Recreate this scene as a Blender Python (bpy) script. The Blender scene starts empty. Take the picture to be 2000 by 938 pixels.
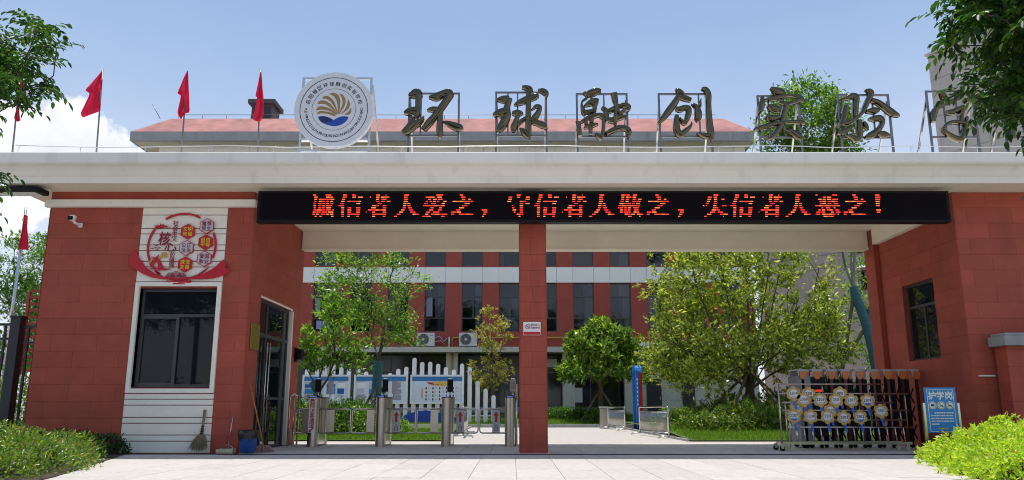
import bpy, bmesh, math, random
import numpy as np
from mathutils import Vector, Matrix
random.seed(7)
rng = np.random.default_rng(7)
R = math.radians
scene = bpy.context.scene
col = scene.collection

# ------------------------------------------------------------------ camera, sky, sun, exposure
EYE = 0.9
TILT = R(11.95)
FPX = 1540.0
CT, ST = math.cos(TILT), math.sin(TILT)
cam_data = bpy.data.cameras.new('camera')
cam_data.sensor_width = 36.0
cam_data.lens = 36.0 * FPX / 2000.0
cam_data.clip_start = 0.1
cam_data.clip_end = 3000.0
cam = bpy.data.objects.new('camera', cam_data)
col.objects.link(cam)
cam.location = (0, 0, EYE)
cam.rotation_euler = (R(90) + TILT, 0, 0)
scene.camera = cam

SUN_EL, SUN_AZ = R(81.5), R(-20)
w = bpy.data.worlds.new('World')
scene.world = w
w.use_nodes = True
nt = w.node_tree
for n in list(nt.nodes):
    nt.nodes.remove(n)
def wn(t, **k):
    n = nt.nodes.new(t)
    for a, b in k.items():
        setattr(n, a, b)
    return n
def wmath(op, a, b=None, c=None):
    n = wn('ShaderNodeMath', operation=op)
    for i, v in enumerate((a, b, c)):
        if v is None:
            continue
        if isinstance(v, (int, float)):
            n.inputs[i].default_value = v
        else:
            nt.links.new(v, n.inputs[i])
    return n.outputs[0]
sky = wn('ShaderNodeTexSky')
sky.sky_type = 'NISHITA'
sky.sun_disc = False
sky.sun_elevation = SUN_EL
sky.sun_rotation = SUN_AZ
sky.altitude = 0
sky.air_density = 1.0
sky.dust_density = 1.0
sky.ozone_density = 1.0
tc = wn('ShaderNodeTexCoord')
nz = wn('ShaderNodeTexNoise')
nz.inputs['Scale'].default_value = 15.0
nz.inputs['Detail'].default_value = 9.0
nz.inputs['Roughness'].default_value = 0.62
nt.links.new(tc.outputs['Generated'], nz.inputs['Vector'])
nz2 = wn('ShaderNodeTexNoise')
nz2.inputs['Scale'].default_value = 3.0
nz2.inputs['Detail'].default_value = 6.0
nt.links.new(tc.outputs['Generated'], nz2.inputs['Vector'])
# heaps of cumulus: billowed discs on the sky sphere (direction, radius)
def pix_dir(x, y):
    xc, yc = (x - 1000) / FPX, (469 - y) / FPX
    v = Vector((xc, CT - yc * ST, ST + yc * CT))
    return v.normalized()
heaps = [(pix_dir(115, 262), .040), (pix_dir(60, 285), .050), (pix_dir(165, 290), .034), (pix_dir(10, 275), .042),
         (pix_dir(215, 305), .03), (pix_dir(110, 310), .06), (pix_dir(0, 330), .07), (pix_dir(-90, 300), .06), (pix_dir(300, 320), .025)]
for az, el, r in ((-95, 14, .11), (-120, 12, .09), (-150, 15, .12), (170, 12, .1), (140, 16, .1), (100, 13, .09), (70, 13, .07)):
    a, e = R(az), R(el)
    heaps.append((Vector((math.sin(a) * math.cos(e), math.cos(a) * math.cos(e), math.sin(e))), r))
m = None
for d, r in heaps:
    vm = wn('ShaderNodeVectorMath', operation='DISTANCE')
    nt.links.new(tc.outputs['Generated'], vm.inputs[0])
    vm.inputs[1].default_value = d
    q = wmath('SUBTRACT', r, vm.outputs['Value'])
    m = q if m is None else wmath('MAXIMUM', m, q)
bil = wmath('MULTIPLY', wmath('SUBTRACT', nz.outputs['Fac'], .5), .075)
edge = wmath('ADD', m, bil)
mr = wn('ShaderNodeMapRange', interpolation_type='SMOOTHSTEP')
mr.inputs['From Min'].default_value = -.004
mr.inputs['From Max'].default_value = .007
nt.links.new(edge, mr.inputs['Value'])
# low bank of white cloud close to the horizon, all the way round
sep = wn('ShaderNodeSeparateXYZ')
nt.links.new(tc.outputs['Generated'], sep.inputs[0])
lowm = wn('ShaderNodeMapRange', interpolation_type='SMOOTHSTEP')
lowm.inputs['From Min'].default_value = .50
lowm.inputs['From Max'].default_value = .08
nt.links.new(wmath('ADD', sep.outputs['Z'], wmath('MULTIPLY', wmath('SUBTRACT', nz2.outputs['Fac'], .5), .10)), lowm.inputs['Value'])
lowf = wmath('MULTIPLY', lowm.outputs[0], .60)
cm = wmath('MAXIMUM', mr.outputs[0], lowf)
shade = wn('ShaderNodeMapRange')
shade.inputs['From Min'].default_value = .3
shade.inputs['From Max'].default_value = .75
shade.inputs['To Min'].default_value = 5.9
shade.inputs['To Max'].default_value = 7.6
nt.links.new(nz.outputs['Fac'], shade.inputs['Value'])
ccol = wn('ShaderNodeCombineXYZ')
nt.links.new(wmath('MULTIPLY', shade.outputs[0], .97), ccol.inputs[0])
nt.links.new(wmath('MULTIPLY', shade.outputs[0], .985), ccol.inputs[1])
nt.links.new(wmath('MULTIPLY', shade.outputs[0], 1.02), ccol.inputs[2])
# thin veil of summer haze over the whole blue
veil = wn('ShaderNodeMix', data_type='RGBA')
veil.inputs['Factor'].default_value = .45
nt.links.new(sky.outputs[0], veil.inputs['A'])
veil.inputs['B'].default_value = (2.6, 3.8, 6.0, 1)
mixc = wn('ShaderNodeMix', data_type='RGBA')
nt.links.new(cm, mixc.inputs['Factor'])
nt.links.new(veil.outputs['Result'], mixc.inputs['A'])
nt.links.new(ccol.outputs[0], mixc.inputs['B'])
bg = wn('ShaderNodeBackground')
bg.inputs['Strength'].default_value = 0.095
nt.links.new(mixc.outputs['Result'], bg.inputs['Color'])
wo = wn('ShaderNodeOutputWorld')
nt.links.new(bg.outputs[0], wo.inputs['Surface'])

sl = bpy.data.lights.new('sun', 'SUN')
sl.energy = 2.4
sl.angle = R(.5)
sl.color = (1.0, .96, .9)
sun = bpy.data.objects.new('sun', sl)
col.objects.link(sun)
sd = Vector((math.sin(SUN_AZ) * math.cos(SUN_EL), math.cos(SUN_AZ) * math.cos(SUN_EL), math.sin(SUN_EL)))
sun.rotation_euler = sd.to_track_quat('Z', 'Y').to_euler()
sun.location = sd * 60
vs = scene.view_settings
vs.view_transform = 'Standard'
vs.look = 'None'
vs.exposure = 0.66
vs.gamma = 1.0
vs.use_curve_mapping = False
scene.cycles.pixel_filter_type = 'BLACKMAN_HARRIS'
scene.cycles.filter_width = 1.05
scene.cycles.max_bounces = 10
scene.cycles.transparent_max_bounces = 8

# ------------------------------------------------------------------ measuring: picture point + known distance -> place
def ray(x, y):
    xc, yc = (x - 1000) / FPX, (469 - y) / FPX
    return Vector((xc, CT - yc * ST, ST + yc * CT))
def P(x, y, Y):
    d = ray(x, y)
    d = d * (Y / d.y)
    return Vector((d.x, Y, EYE + d.z))
def G(x, y, z=0.0):
    d = ray(x, y)
    d = d * ((z - EYE) / d.z)
    return Vector((d.x, d.y, z))
def proj(p):
    v = Vector(p) - Vector((0, 0, EYE))
    f = v.y * CT + v.z * ST
    u = -v.y * ST + v.z * CT
    return (1000 + FPX * v.x / f, 469 - FPX * u / f)
def ZP(y, Y):
    return P(1000, y, Y).z

# ------------------------------------------------------------------ materials
MATS = {}
def pmat(name, c, rough=.6, metal=0.0, var=.12, scale=6.0, bump=0.0, spec=.5, rand=0.0, stretch=None, emit=None, bscale=None, dirt=0.0):
    if name in MATS:
        return MATS[name]
    m = bpy.data.materials.new(name)
    m.use_nodes = True
    t = m.node_tree
    b = t.nodes['Principled BSDF']
    b.inputs['Roughness'].default_value = rough
    b.inputs['Metallic'].default_value = metal
    b.inputs['Specular IOR Level'].default_value = spec
    co = t.nodes.new('ShaderNodeTexCoord')
    vec = co.outputs['Object']
    if rand > 0:
        ge = t.nodes.new('ShaderNodeNewGeometry')
        vec = ge.outputs['Position']
    base_vec = vec
    if stretch:
        mp = t.nodes.new('ShaderNodeMapping')
        mp.inputs['Scale'].default_value = stretch
        t.links.new(vec, mp.inputs['Vector'])
        vec = mp.outputs[0]
    n = t.nodes.new('ShaderNodeTexNoise')
    n.inputs['Scale'].default_value = scale
    n.inputs['Detail'].default_value = 7
    n.inputs['Roughness'].default_value = .6
    t.links.new(vec, n.inputs['Vector'])
    rmp = t.nodes.new('ShaderNodeValToRGB')
    rmp.color_ramp.elements[0].position = .3
    rmp.color_ramp.elements[1].position = .7
    lo = tuple(max(0, v * (1 - var)) for v in c) + (1,)
    hi = tuple(min(1, v * (1 + var * .8)) for v in c) + (1,)
    rmp.color_ramp.elements[0].color = lo
    rmp.color_ramp.elements[1].color = hi
    t.links.new(n.outputs['Fac'], rmp.inputs[0])
    out = rmp.outputs[0]
    if dirt > 0:
        n3 = t.nodes.new('ShaderNodeTexNoise')
        n3.inputs['Scale'].default_value = 1.0
        n3.inputs['Detail'].default_value = 8
        mp3 = t.nodes.new('ShaderNodeMapping')
        mp3.inputs['Scale'].default_value = (3.0, 3.0, .35)
        t.links.new(base_vec, mp3.inputs['Vector'])
        t.links.new(mp3.outputs[0], n3.inputs['Vector'])
        r3 = t.nodes.new('ShaderNodeMapRange')
        r3.inputs['From Min'].default_value = .55
        r3.inputs['From Max'].default_value = .75
        r3.inputs['To Max'].default_value = dirt
        t.links.new(n3.outputs['Fac'], r3.inputs['Value'])
        mx = t.nodes.new('ShaderNodeMix')
        mx.data_type = 'RGBA'
        t.links.new(r3.outputs[0], mx.inputs['Factor'])
        t.links.new(out, mx.inputs['A'])
        mx.inputs['B'].default_value = (c[0] * .45, c[1] * .43, c[2] * .38, 1)
        out = mx.outputs['Result']
    if rand > 0:
        oi = t.nodes.new('ShaderNodeObjectInfo')
        mr_ = t.nodes.new('ShaderNodeMapRange')
        mr_.inputs['To Min'].default_value = 1 - rand
        mr_.inputs['To Max'].default_value = 1 + rand
        t.links.new(oi.outputs['Random'], mr_.inputs['Value'])
        mx = t.nodes.new('ShaderNodeVectorMath')
        mx.operation = 'SCALE'
        t.links.new(out, mx.inputs[0])
        t.links.new(mr_.outputs[0], mx.inputs['Scale'])
        out = mx.outputs[0]
    t.links.new(out, b.inputs['Base Color'])
    if bump > 0:
        nb = t.nodes.new('ShaderNodeTexNoise')
        nb.inputs['Scale'].default_value = bscale or scale * 6
        nb.inputs['Detail'].default_value = 5
        t.links.new(vec, nb.inputs['Vector'])
        bp = t.nodes.new('ShaderNodeBump')
        bp.inputs['Strength'].default_value = bump
        bp.inputs['Distance'].default_value = .02
        t.links.new(nb.outputs['Fac'], bp.inputs['Height'])
        t.links.new(bp.outputs[0], b.inputs['Normal'])
    if emit:
        b.inputs['Emission Color'].default_value = tuple(emit[:3]) + (1,)
        b.inputs['Emission Strength'].default_value = emit[3]
    MATS[name] = m
    return m

def leafmat(name, ca, cb, cc, trans=.42, rough=.42, spec=.45, dry=False):
    if name in MATS:
        return MATS[name]
    m = bpy.data.materials.new(name)
    m.use_nodes = True
    t = m.node_tree
    b = t.nodes['Principled BSDF']
    b.inputs['Roughness'].default_value = rough
    b.inputs['Specular IOR Level'].default_value = spec
    g = t.nodes.new('ShaderNodeNewGeometry')
    rmp = t.nodes.new('ShaderNodeValToRGB')
    e = rmp.color_ramp.elements
    e[0].position, e[0].color = 0.0, tuple(ca) + (1,)
    e[1].position, e[1].color = 1.0, tuple(cc) + (1,)
    k = e.new(.55)
    k.color = tuple(cb) + (1,)
    if dry:
        e[2].position = .93
        k2 = e.new(.97)
        k2.color = (.26, .17, .06, 1)
    t.links.new(g.outputs['Random Per Island'], rmp.inputs[0])
    t.links.new(rmp.outputs[0], b.inputs['Base Color'])
    tr = t.nodes.new('ShaderNodeBsdfTranslucent')
    sc = t.nodes.new('ShaderNodeVectorMath')
    sc.operation = 'MULTIPLY'
    sc.inputs[1].default_value = (2.1, 2.35, .9)
    t.links.new(rmp.outputs[0], sc.inputs[0])
    t.links.new(sc.outputs[0], tr.inputs['Color'])
    mx = t.nodes.new('ShaderNodeMixShader')
    mx.inputs[0].default_value = trans
    t.links.new(b.outputs[0], mx.inputs[1])
    t.links.new(tr.outputs[0], mx.inputs[2])
    t.links.new(mx.outputs[0], t.nodes['Material Output'].inputs['Surface'])
    MATS[name] = m
    return m

RED = pmat('red_render', (.41, .078, .046), .75, var=.14, scale=2.2, bump=.3, bscale=90, rand=.075, dirt=.28)
REDC = pmat('red_joint', (.31, .065, .042), .85, var=.2)
REDB = pmat('red_facade', (.37, .066, .044), .75, var=.12, scale=1.5, bump=.2, bscale=40, dirt=.15)
WHITE = pmat('white_paint', (.91, .86, .75), .55, var=.05, scale=3, dirt=.12)
FASC = pmat('canopy_render', (.90, .86, .78), .7, var=.05, scale=1.2, bump=.15, bscale=60, dirt=.26, stretch=(1, 1, .5))
SOFF = pmat('soffit_render', (.90, .82, .68), .8, var=.05, scale=1.5, dirt=.1)
PANELW = pmat('white_panel', (.90, .88, .84), .4, var=.03, scale=1, rand=.02, dirt=.12)
SLAB = pmat('paving_slab', (.60, .55, .50), .8, var=.12, scale=9, bump=.2, bscale=120, rand=.06, dirt=.2)
PAVE = pmat('paving_joint', (.27, .245, .22), .9, var=.2)
STEEL = pmat('stainless', (.62, .60, .57), .22, 1.0, var=.06, scale=10, stretch=(1, 1, 12))
STEELD = pmat('brushed_steel', (.50, .46, .41), .3, 1.0, var=.08, scale=14, stretch=(10, 10, 1))
CHROME = pmat('tube_steel', (.60, .58, .56), .16, 1.0, var=.05)
BRONZE = pmat('titanium_bronze', (.135, .112, .068), .08, 1.0, var=.10, scale=3)
FRAMEST = pmat('frame_steel', (.20, .19, .20), .4, .7, var=.15)
BLACK = pmat('black_plastic', (.008, .007, .009), .55, var=.2, spec=.2)
BLACKM = pmat('black_metal', (.022, .025, .032), .4, .2, var=.2, scale=10)
GLASS = pmat('dark_glass', (.010, .013, .018), .02, 0, var=.3, scale=1.2, spec=.3)
def clear_glass(name, tint):
    m = bpy.data.materials.new(name)
    m.use_nodes = True
    t = m.node_tree
    for n in list(t.nodes):
        if n.type != 'OUTPUT_MATERIAL':
            t.nodes.remove(n)
    tr = t.nodes.new('ShaderNodeBsdfTransparent')
    tr.inputs[0].default_value = tuple(tint) + (1,)
    gl = t.nodes.new('ShaderNodeBsdfGlossy')
    gl.inputs['Roughness'].default_value = .03
    gl.inputs['Color'].default_value = (.8, .85, .95, 1)
    fr = t.nodes.new('ShaderNodeFresnel')
    fr.inputs['IOR'].default_value = 1.65
    co = t.nodes.new('ShaderNodeTexCoord')
    nz_ = t.nodes.new('ShaderNodeTexNoise')
    nz_.inputs['Scale'].default_value = 1.1
    t.links.new(co.outputs['Object'], nz_.inputs['Vector'])
    bp = t.nodes.new('ShaderNodeBump')
    bp.inputs['Strength'].default_value = .12
    bp.inputs['Distance'].default_value = .05
    t.links.new(nz_.outputs['Fac'], bp.inputs['Height'])
    t.links.new(bp.outputs[0], gl.inputs['Normal'])
    mx = t.nodes.new('ShaderNodeMixShader')
    t.links.new(fr.outputs[0], mx.inputs[0])
    t.links.new(tr.outputs[0], mx.inputs[1])
    t.links.new(gl.outputs[0], mx.inputs[2])
    t.links.new(mx.outputs[0], t.nodes['Material Output'].inputs['Surface'])
    MATS[name] = m
    return m
GLASSB = clear_glass('facade_glass', (.42, .46, .52))
ALU = pmat('window_frame', (.075, .078, .085), .4, .3, var=.1)
ALUL = pmat('light_frame', (.42, .42, .41), .4, .4, var=.1)
CREAM = pmat('cream_paint', (.58, .55, .46), .7, var=.08, scale=2, dirt=.3)
GREYW = pmat('grey_render', (.52, .475, .42), .85, var=.08, scale=.6, bump=.2, bscale=30, dirt=.3)
GREYC = pmat('grey_concrete', (.33, .33, .34), .85, var=.12, scale=2, dirt=.35)
ROOFP = pmat('pink_roof', (.44, .185, .155), .8, var=.35, scale=.9, bump=.3, bscale=12, dirt=.15)
BARK = pmat('bark', (.115, .085, .062), .9, var=.35, scale=18, bump=.5, bscale=50, stretch=(1, 1, .3))
BARKG = pmat('grey_bark', (.26, .245, .215), .9, var=.25, scale=10, bump=.4, bscale=30)
TEAL = pmat('teal_wrap', (.045, .14, .17), .7, var=.3, scale=9, stretch=(1, 1, 4), bump=.5, bscale=30)
WOOD = pmat('stake_wood', (.16, .115, .075), .85, var=.3, scale=12)
BAMBOO = pmat('bamboo', (.42, .33, .17), .6, var=.3, scale=20)
STRAW = pmat('straw', (.27, .22, .12), .8, var=.35, scale=30)
FLAG = pmat('flag_red', (.62, .02, .045), .65, var=.08, scale=5)
SIGNR = pmat('sign_red', (.54, .012, .028), .4, var=.04)
SIGNRD = pmat('sign_dark_red', (.28, .01, .035), .45, var=.04)
GOLD = pmat('sign_gold', (.62, .36, .08), .4, .1, var=.06)
YEL = pmat('sign_yellow', (.8, .5, .03), .5, var=.03)
SIGNW = pmat('sign_white', (.84, .83, .82), .4, var=.03)
SIGNG = pmat('sign_grey', (.58, .56, .6), .5, var=.03)
INK = pmat('ink_dark', (.02, .02, .022), .5, var=.03)
NAVY = pmat('ink_navy', (.01, .03, .16), .5, var=.1)
BLUE = pmat('sign_blue', (.02, .18, .60), .4, var=.04)
BLUEL = pmat('board_blue', (.66, .72, .80), .4, var=.08, scale=3)
BLUEW = pmat('wave_blue', (.015, .07, .40), .45, var=.08)
CYAN = pmat('board_cyan', (.04, .20, .50), .4, var=.08)
SOIL = pmat('soil', (.07, .05, .035), .95, var=.4, scale=8, bump=.6, bscale=30)
LAWN = pmat('lawn_earth', (.085, .13, .025), .95, var=.35, scale=1.2, bump=.4, bscale=30)
KERB = pmat('kerb_stone', (.34, .33, .31), .85, var=.12, scale=6, bump=.2)
AMBER = pmat('amber_lens', (.65, .17, .03), .25, var=.1)
LEDR = pmat('led_red', (.3, .01, .005), .5, emit=(1.0, .035, .012, .45))
def led_mat():
    m = bpy.data.materials.new('led_dots')
    m.use_nodes = True
    t = m.node_tree
    b = t.nodes['Principled BSDF']
    b.inputs['Base Color'].default_value = (.05, .004, .003, 1)
    g = t.nodes.new('ShaderNodeNewGeometry')
    r = t.nodes.new('ShaderNodeValToRGB')
    e = r.color_ramp.elements
    e[0].position, e[0].color = 0, (.9, .012, .02, 1)
    e[1].position, e[1].color = 1, (1.0, .22, .05, 1)
    k = e.new(.5)
    k.color = (1, .05, .02, 1)
    t.links.new(g.outputs['Random Per Island'], r.inputs[0])
    t.links.new(r.outputs[0], b.inputs['Emission Color'])
    b.inputs['Emission Strength'].default_value = 1.5
    return m
LEDM = led_mat()
ACW = pmat('ac_shell', (.68, .67, .64), .5, var=.05, dirt=.2)
YPIPE = pmat('gas_pipe', (.55, .30, .05), .5, var=.15)
GATED = pmat('gate_dark', (.012, .012, .015), .6, 0, var=.2, spec=.2)
GATER = pmat('gate_red', (.09, .012, .012), .3, .3, var=.1)
BIN = pmat('bin_blue', (.02, .10, .35), .5, var=.15)
BAG = pmat('bin_bag', (.012, .012, .014), .3, var=.2)
MOP = pmat('mop_pink', (.42, .22, .20), .9, var=.3, scale=40)
BRASS = pmat('brass_plate', (.50, .40, .10), .32, .8, var=.25, scale=6)
ORANGEW = pmat('broom_handle', (.55, .22, .05), .6, var=.2)

# ------------------------------------------------------------------ mesh helpers
def fast_mesh(name, verts, quads, smooth=False):
    me = bpy.data.meshes.new(name)
    verts = np.asarray(verts, dtype=np.float32)
    quads = np.asarray(quads, dtype=np.int32)
    me.vertices.add(len(verts))
    me.vertices.foreach_set('co', verts.ravel())
    k = quads.shape[1]
    me.loops.add(quads.size)
    me.loops.foreach_set('vertex_index', quads.ravel())
    me.polygons.add(len(quads))
    me.polygons.foreach_set('loop_start', np.arange(0, quads.size, k, dtype=np.int32))
    me.polygons.foreach_set('loop_total', np.full(len(quads), k, dtype=np.int32))
    me.update(calc_edges=True)
    if smooth:
        me.polygons.foreach_set('use_smooth', np.ones(len(quads), dtype=bool))
    return me

def link(name, me, mat, parent=None, smooth=False):
    o = bpy.data.objects.new(name, me)
    if mat is not None:
        if isinstance(mat, (list, tuple)):
            for q in mat:
                me.materials.append(q)
        elif len(me.materials) == 0:
            me.materials.append(mat)
    col.objects.link(o)
    if parent is not None:
        o.parent = parent
    return o

class MB:
    def __init__(s):
        s.v, s.f, s.sm = [], [], []
    def add(s, vs, fs, smooth=False):
        b = len(s.v)
        s.v += [tuple(v) for v in vs]
        for f in fs:
            s.f.append([b + i for i in f])
            s.sm.append(smooth)
        return s
    def box(s, x0, x1, y0, y1, z0, z1, bev=0.0):
        if bev <= 0:
            vs = [(x0, y0, z0), (x1, y0, z0), (x1, y1, z0), (x0, y1, z0), (x0, y0, z1), (x1, y0, z1), (x1, y1, z1), (x0, y1, z1)]
            fs = [(0, 3, 2, 1), (4, 5, 6, 7), (0, 1, 5, 4), (1, 2, 6, 5), (2, 3, 7, 6), (3, 0, 4, 7)]
            return s.add(vs, fs)
        bm = bmesh.new()
        bmesh.ops.create_cube(bm, size=1)
        for v in bm.verts:
            v.co = ((x0 + x1) / 2 + v.co.x * (x1 - x0), (y0 + y1) / 2 + v.co.y * (y1 - y0), (z0 + z1) / 2 + v.co.z * (z1 - z0))
        bmesh.ops.bevel(bm, geom=bm.edges[:], offset=bev, segments=2, affect='EDGES', profile=.6)
        bm.verts.index_update()
        s.add([v.co[:] for v in bm.verts], [[v.index for v in f.verts] for f in bm.faces])
        bm.free()
        return s
    def prism(s, pts, y0, y1):          # polygon in (x, z), front at y0
        n = len(pts)
        a = sum(pts[i][0] * pts[(i + 1) % n][1] - pts[(i + 1) % n][0] * pts[i][1] for i in range(n))
        if a < 0:
            pts = pts[::-1]
        vs = [(p[0], y0, p[1]) for p in pts] + [(p[0], y1, p[1]) for p in pts]
        fs = [list(range(n)), list(range(2 * n - 1, n - 1, -1))]
        fs += [(i, i + n, (i + 1) % n + n, (i + 1) % n) for i in range(n)]
        return s.add(vs, fs)
    def ring(s, cx, cz, r0, r1, y0, y1, n=64, a0=0, a1=360):
        full = abs(a1 - a0) >= 359.9
        k = n if full else n + 1
        vs = []
        for i in range(k):
            a = R(a0 + (a1 - a0) * i / n)
            c, d = math.cos(a), math.sin(a)
            vs += [(cx + r0 * c, y0, cz + r0 * d), (cx + r1 * c, y0, cz + r1 * d), (cx + r1 * c, y1, cz + r1 * d), (cx + r0 * c, y1, cz + r0 * d)]
        fs = []
        for i in range(n):
            p, q = 4 * i, 4 * ((i + 1) % k)
            for j in range(4):
                fs.append((p + j, q + j, q + (j + 1) % 4, p + (j + 1) % 4))
        return s.add(vs, fs)
    def tube(s, pts, r, n=8, cap=True, smooth=True):
        pts = [Vector(p) for p in pts]
        m_ = len(pts)
        rr = list(r) if isinstance(r, (list, tuple)) else [r] * m_
        vs = []
        ref = None
        for i, p in enumerate(pts):
            t = (pts[min(i + 1, m_ - 1)] - pts[max(i - 1, 0)])
            if t.length < 1e-9:
                t = Vector((0, 0, 1))
            t.normalize()
            if ref is None:
                ref = Vector((1, 0, 0)) if abs(t.x) < .9 else Vector((0, 1, 0))
            u = (ref - t * ref.dot(t))
            if u.length < 1e-6:
                u = t.orthogonal()
            u.normalize()
            ref = u
            w_ = t.cross(u)
            for k in range(n):
                a = 2 * math.pi * k / n
                vs.append(p + (u * math.cos(a) + w_ * math.sin(a)) * rr[i])
        fs = []
        for i in range(m_ - 1):
            for k in range(n):
                fs.append((i * n + k, i * n + (k + 1) % n, (i + 1) * n + (k + 1) % n, (i + 1) * n + k))
        s.add(vs, fs, smooth)
        if cap:
            b = len(s.v) - len(vs)
            s.f.append([b + k for k in range(n)][::-1]); s.sm.append(False)
            s.f.append([b + (m_ - 1) * n + k for k in range(n)]); s.sm.append(False)
        return s
    def bar(s, a, b, wx, wy=None):      # square tube between two points
        a, b = Vector(a), Vector(b)
        wy = wy or wx
        t = (b - a).normalized()
        u = Vector((0, 1, 0)) if abs(t.y) < .9 else Vector((1, 0, 0))
        u = (u - t * u.dot(t)).normalized()
        w_ = t.cross(u)
        vs = []
        for p in (a, b):
            for (i, j) in ((-1, -1), (1, -1), (1, 1), (-1, 1)):
                vs.append(p + w_ * i * wx / 2 + u * j * wy / 2)
        return s.add(vs, [(0, 1, 2, 3)[::-1], (4, 5, 6, 7), (0, 1, 5, 4), (1, 2, 6, 5), (2, 3, 7, 6), (3, 0, 4, 7)])
    def lathe(s, c, prof, n=16, smooth=True):   # prof (r, z), upright axis at c
        vs = []
        for (r, z) in prof:
            for k in range(n):
                a = 2 * math.pi * k / n
                vs.append((c[0] + r * math.cos(a), c[1] + r * math.sin(a), c[2] + z))
        fs = []
        for i in range(len(prof) - 1):
            for k in range(n):
                fs.append((i * n + k, i * n + (k + 1) % n, (i + 1) * n + (k + 1) % n, (i + 1) * n + k))
        fs.append(list(range(n))[::-1])
        fs.append([(len(prof) - 1) * n + k for k in range(n)])
        return s.add(vs, fs, smooth)
    def build(s, name, mat, parent=None, kind=None):
        me = bpy.data.meshes.new(name)
        me.from_pydata(s.v, [], s.f)
        me.polygons.foreach_set('use_smooth', s.sm)
        me.update()
        o = link(name, me, mat, parent)
        if kind:
            o['kind'] = kind
        return o

def thing(name, label, cat, loc=(0, 0, 0), group=None):
    o = bpy.data.objects.new(name, None)
    o.empty_display_size = .2
    col.objects.link(o)
    o.location = loc
    o['label'] = label
    o['category'] = cat
    if group:
        o['group'] = group
    return o
def tag(o, label, cat, group=None, kind=None):
    o['label'] = label
    o['category'] = cat
    if group:
        o['group'] = group
    if kind:
        o['kind'] = kind
    return o
def structure(o, label=None):
    o['kind'] = 'structure'
    if label:
        o['label'] = label
    return o
def at0(o, root):
    # parts are modelled in world space; keep them in place below a root that stands elsewhere
    o.matrix_parent_inverse = Matrix.Translation(-root.location)
    return o
class TH:
    """thing with parts modelled in world space"""
    def __init__(s, name, label, cat, loc=(0, 0, 0), group=None):
        s.o = thing(name, label, cat, loc, group)
    def part(s, mb, name, mat, parent=None):
        p = mb.build(name, mat, parent or s.o)
        if parent is None:
            at0(p, s.o)
        return p

# ------------------------------------------------------------------ lettering
_gl = {}
def glyph(ch, bold=0.0):
    k = (ch, bold)
    if k in _gl:
        return _gl[k]
    cu = bpy.data.curves.new('t', 'FONT')
    cu.body = ch
    cu.size = 1
    cu.offset = bold
    cu.resolution_u = 2
    ob = bpy.data.objects.new('t', cu)
    col.objects.link(ob)
    dg = bpy.context.evaluated_depsgraph_get()
    me = bpy.data.meshes.new_from_object(ob.evaluated_get(dg))
    vs = np.array([v.co[:2] for v in me.vertices]) if len(me.vertices) else np.zeros((0, 2))
    fs = [list(p.vertices) for p in me.polygons]
    bpy.data.objects.remove(ob)
    bpy.data.curves.remove(cu)
    bpy.data.meshes.remove(me)
    if len(vs):
        mn, mx = vs.min(0), vs.max(0)
        if ord(ch) > 0x2E80:
            c = np.array([(mn[0] + mx[0]) / 2, (mn[1] + mx[1]) / 2])
            h = max(mx - mn)
            vs = (vs - c) / max(h, .6) * .92
            w_ = 1.0
        else:
            h = .73
            vs = (vs - np.array([(mn[0] + mx[0]) / 2, h / 2])) / h
            w_ = (mx[0] - mn[0]) / h + .16
    else:
        w_ = .4
    _gl[k] = (vs, fs, w_)
    return _gl[k]
def put_char(mb, ch, x, z, y, size, bold=0.0, rot=0.0, squash=1.0):
    vs, fs, w_ = glyph(ch, 0.0)
    c, s_ = math.cos(rot), math.sin(rot)
    q = bold * .75
    stamps = [(0, 0)] if bold <= 0 else [(0, 0), (q, 0), (-q, 0), (0, q), (0, -q)]
    for k, (ox, oz) in enumerate(stamps):     # heavy weight: the thin glyph laid five times, each a hair proud of the last
        out = []
        for (a, b) in vs:
            a, b = (a + ox) * size * squash, (b + oz) * size
            out.append((x + a * c - b * s_, y - k * .0002, z + a * s_ + b * c))
        mb.add(out, fs)
def put_text(mb, s, x, z, y, size, bold=0.0, track=1.0, squash=1.0):
    ws = [glyph(c)[2] * size * track * squash for c in s]
    cx = x - sum(ws) / 2
    for c, w_ in zip(s, ws):
        if c != ' ':
            put_char(mb, c, cx + w_ / 2, z, y, size, bold, 0, squash)
        cx += w_

# ================================================================== SETTING: ground, paving, lawn
def sheet(name, pts, z, mat, label=None):
    mb = MB()
    n = len(pts)
    mb.add([(p[0], p[1], z) for p in pts], [list(range(n))])
    return structure(mb.build(name, mat), label)
GROUND = pmat('ground_earth', (.33, .31, .27), .95, var=.25, scale=.4)
sheet('ground', [(-900, -600), (900, -600), (900, 1600), (-900, 1600)], -.06, GROUND, 'wide bare ground around the school')
ASPH = pmat('concrete_road', (.42, .40, .37), .9, var=.2, scale=4, bump=.3, bscale=80)
sheet('road', [(-120, -9), (120, -9), (120, 5.5), (-120, 5.5)], -.04, ASPH, 'pale concrete street in front of the gate')
sheet('pavement', [(-60, 5.5), (60, 5.5), (60, 16.5), (-60, 16.5)], -.034, pmat('pavement_base', (.46, .43, .39), .85, var=.12, scale=3), 'pale paving strip along the street')
apron = sheet('forecourt', [(-8.2, 9.3), (9.3, 9.3), (9.3, 20.45), (-8.2, 20.45)], -.014, PAVE, 'pale slab forecourt in front of the gate')
YARD = pmat('yard_paving', (.54, .495, .445), .8, var=.10, scale=5, bump=.2, bscale=60, dirt=.1)
sheet('courtyard_path', [(-9, 20.45), (12, 20.45), (12, 36.3), (-9, 36.3)], -.004, YARD, 'pale paved yard path behind the gate')
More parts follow.
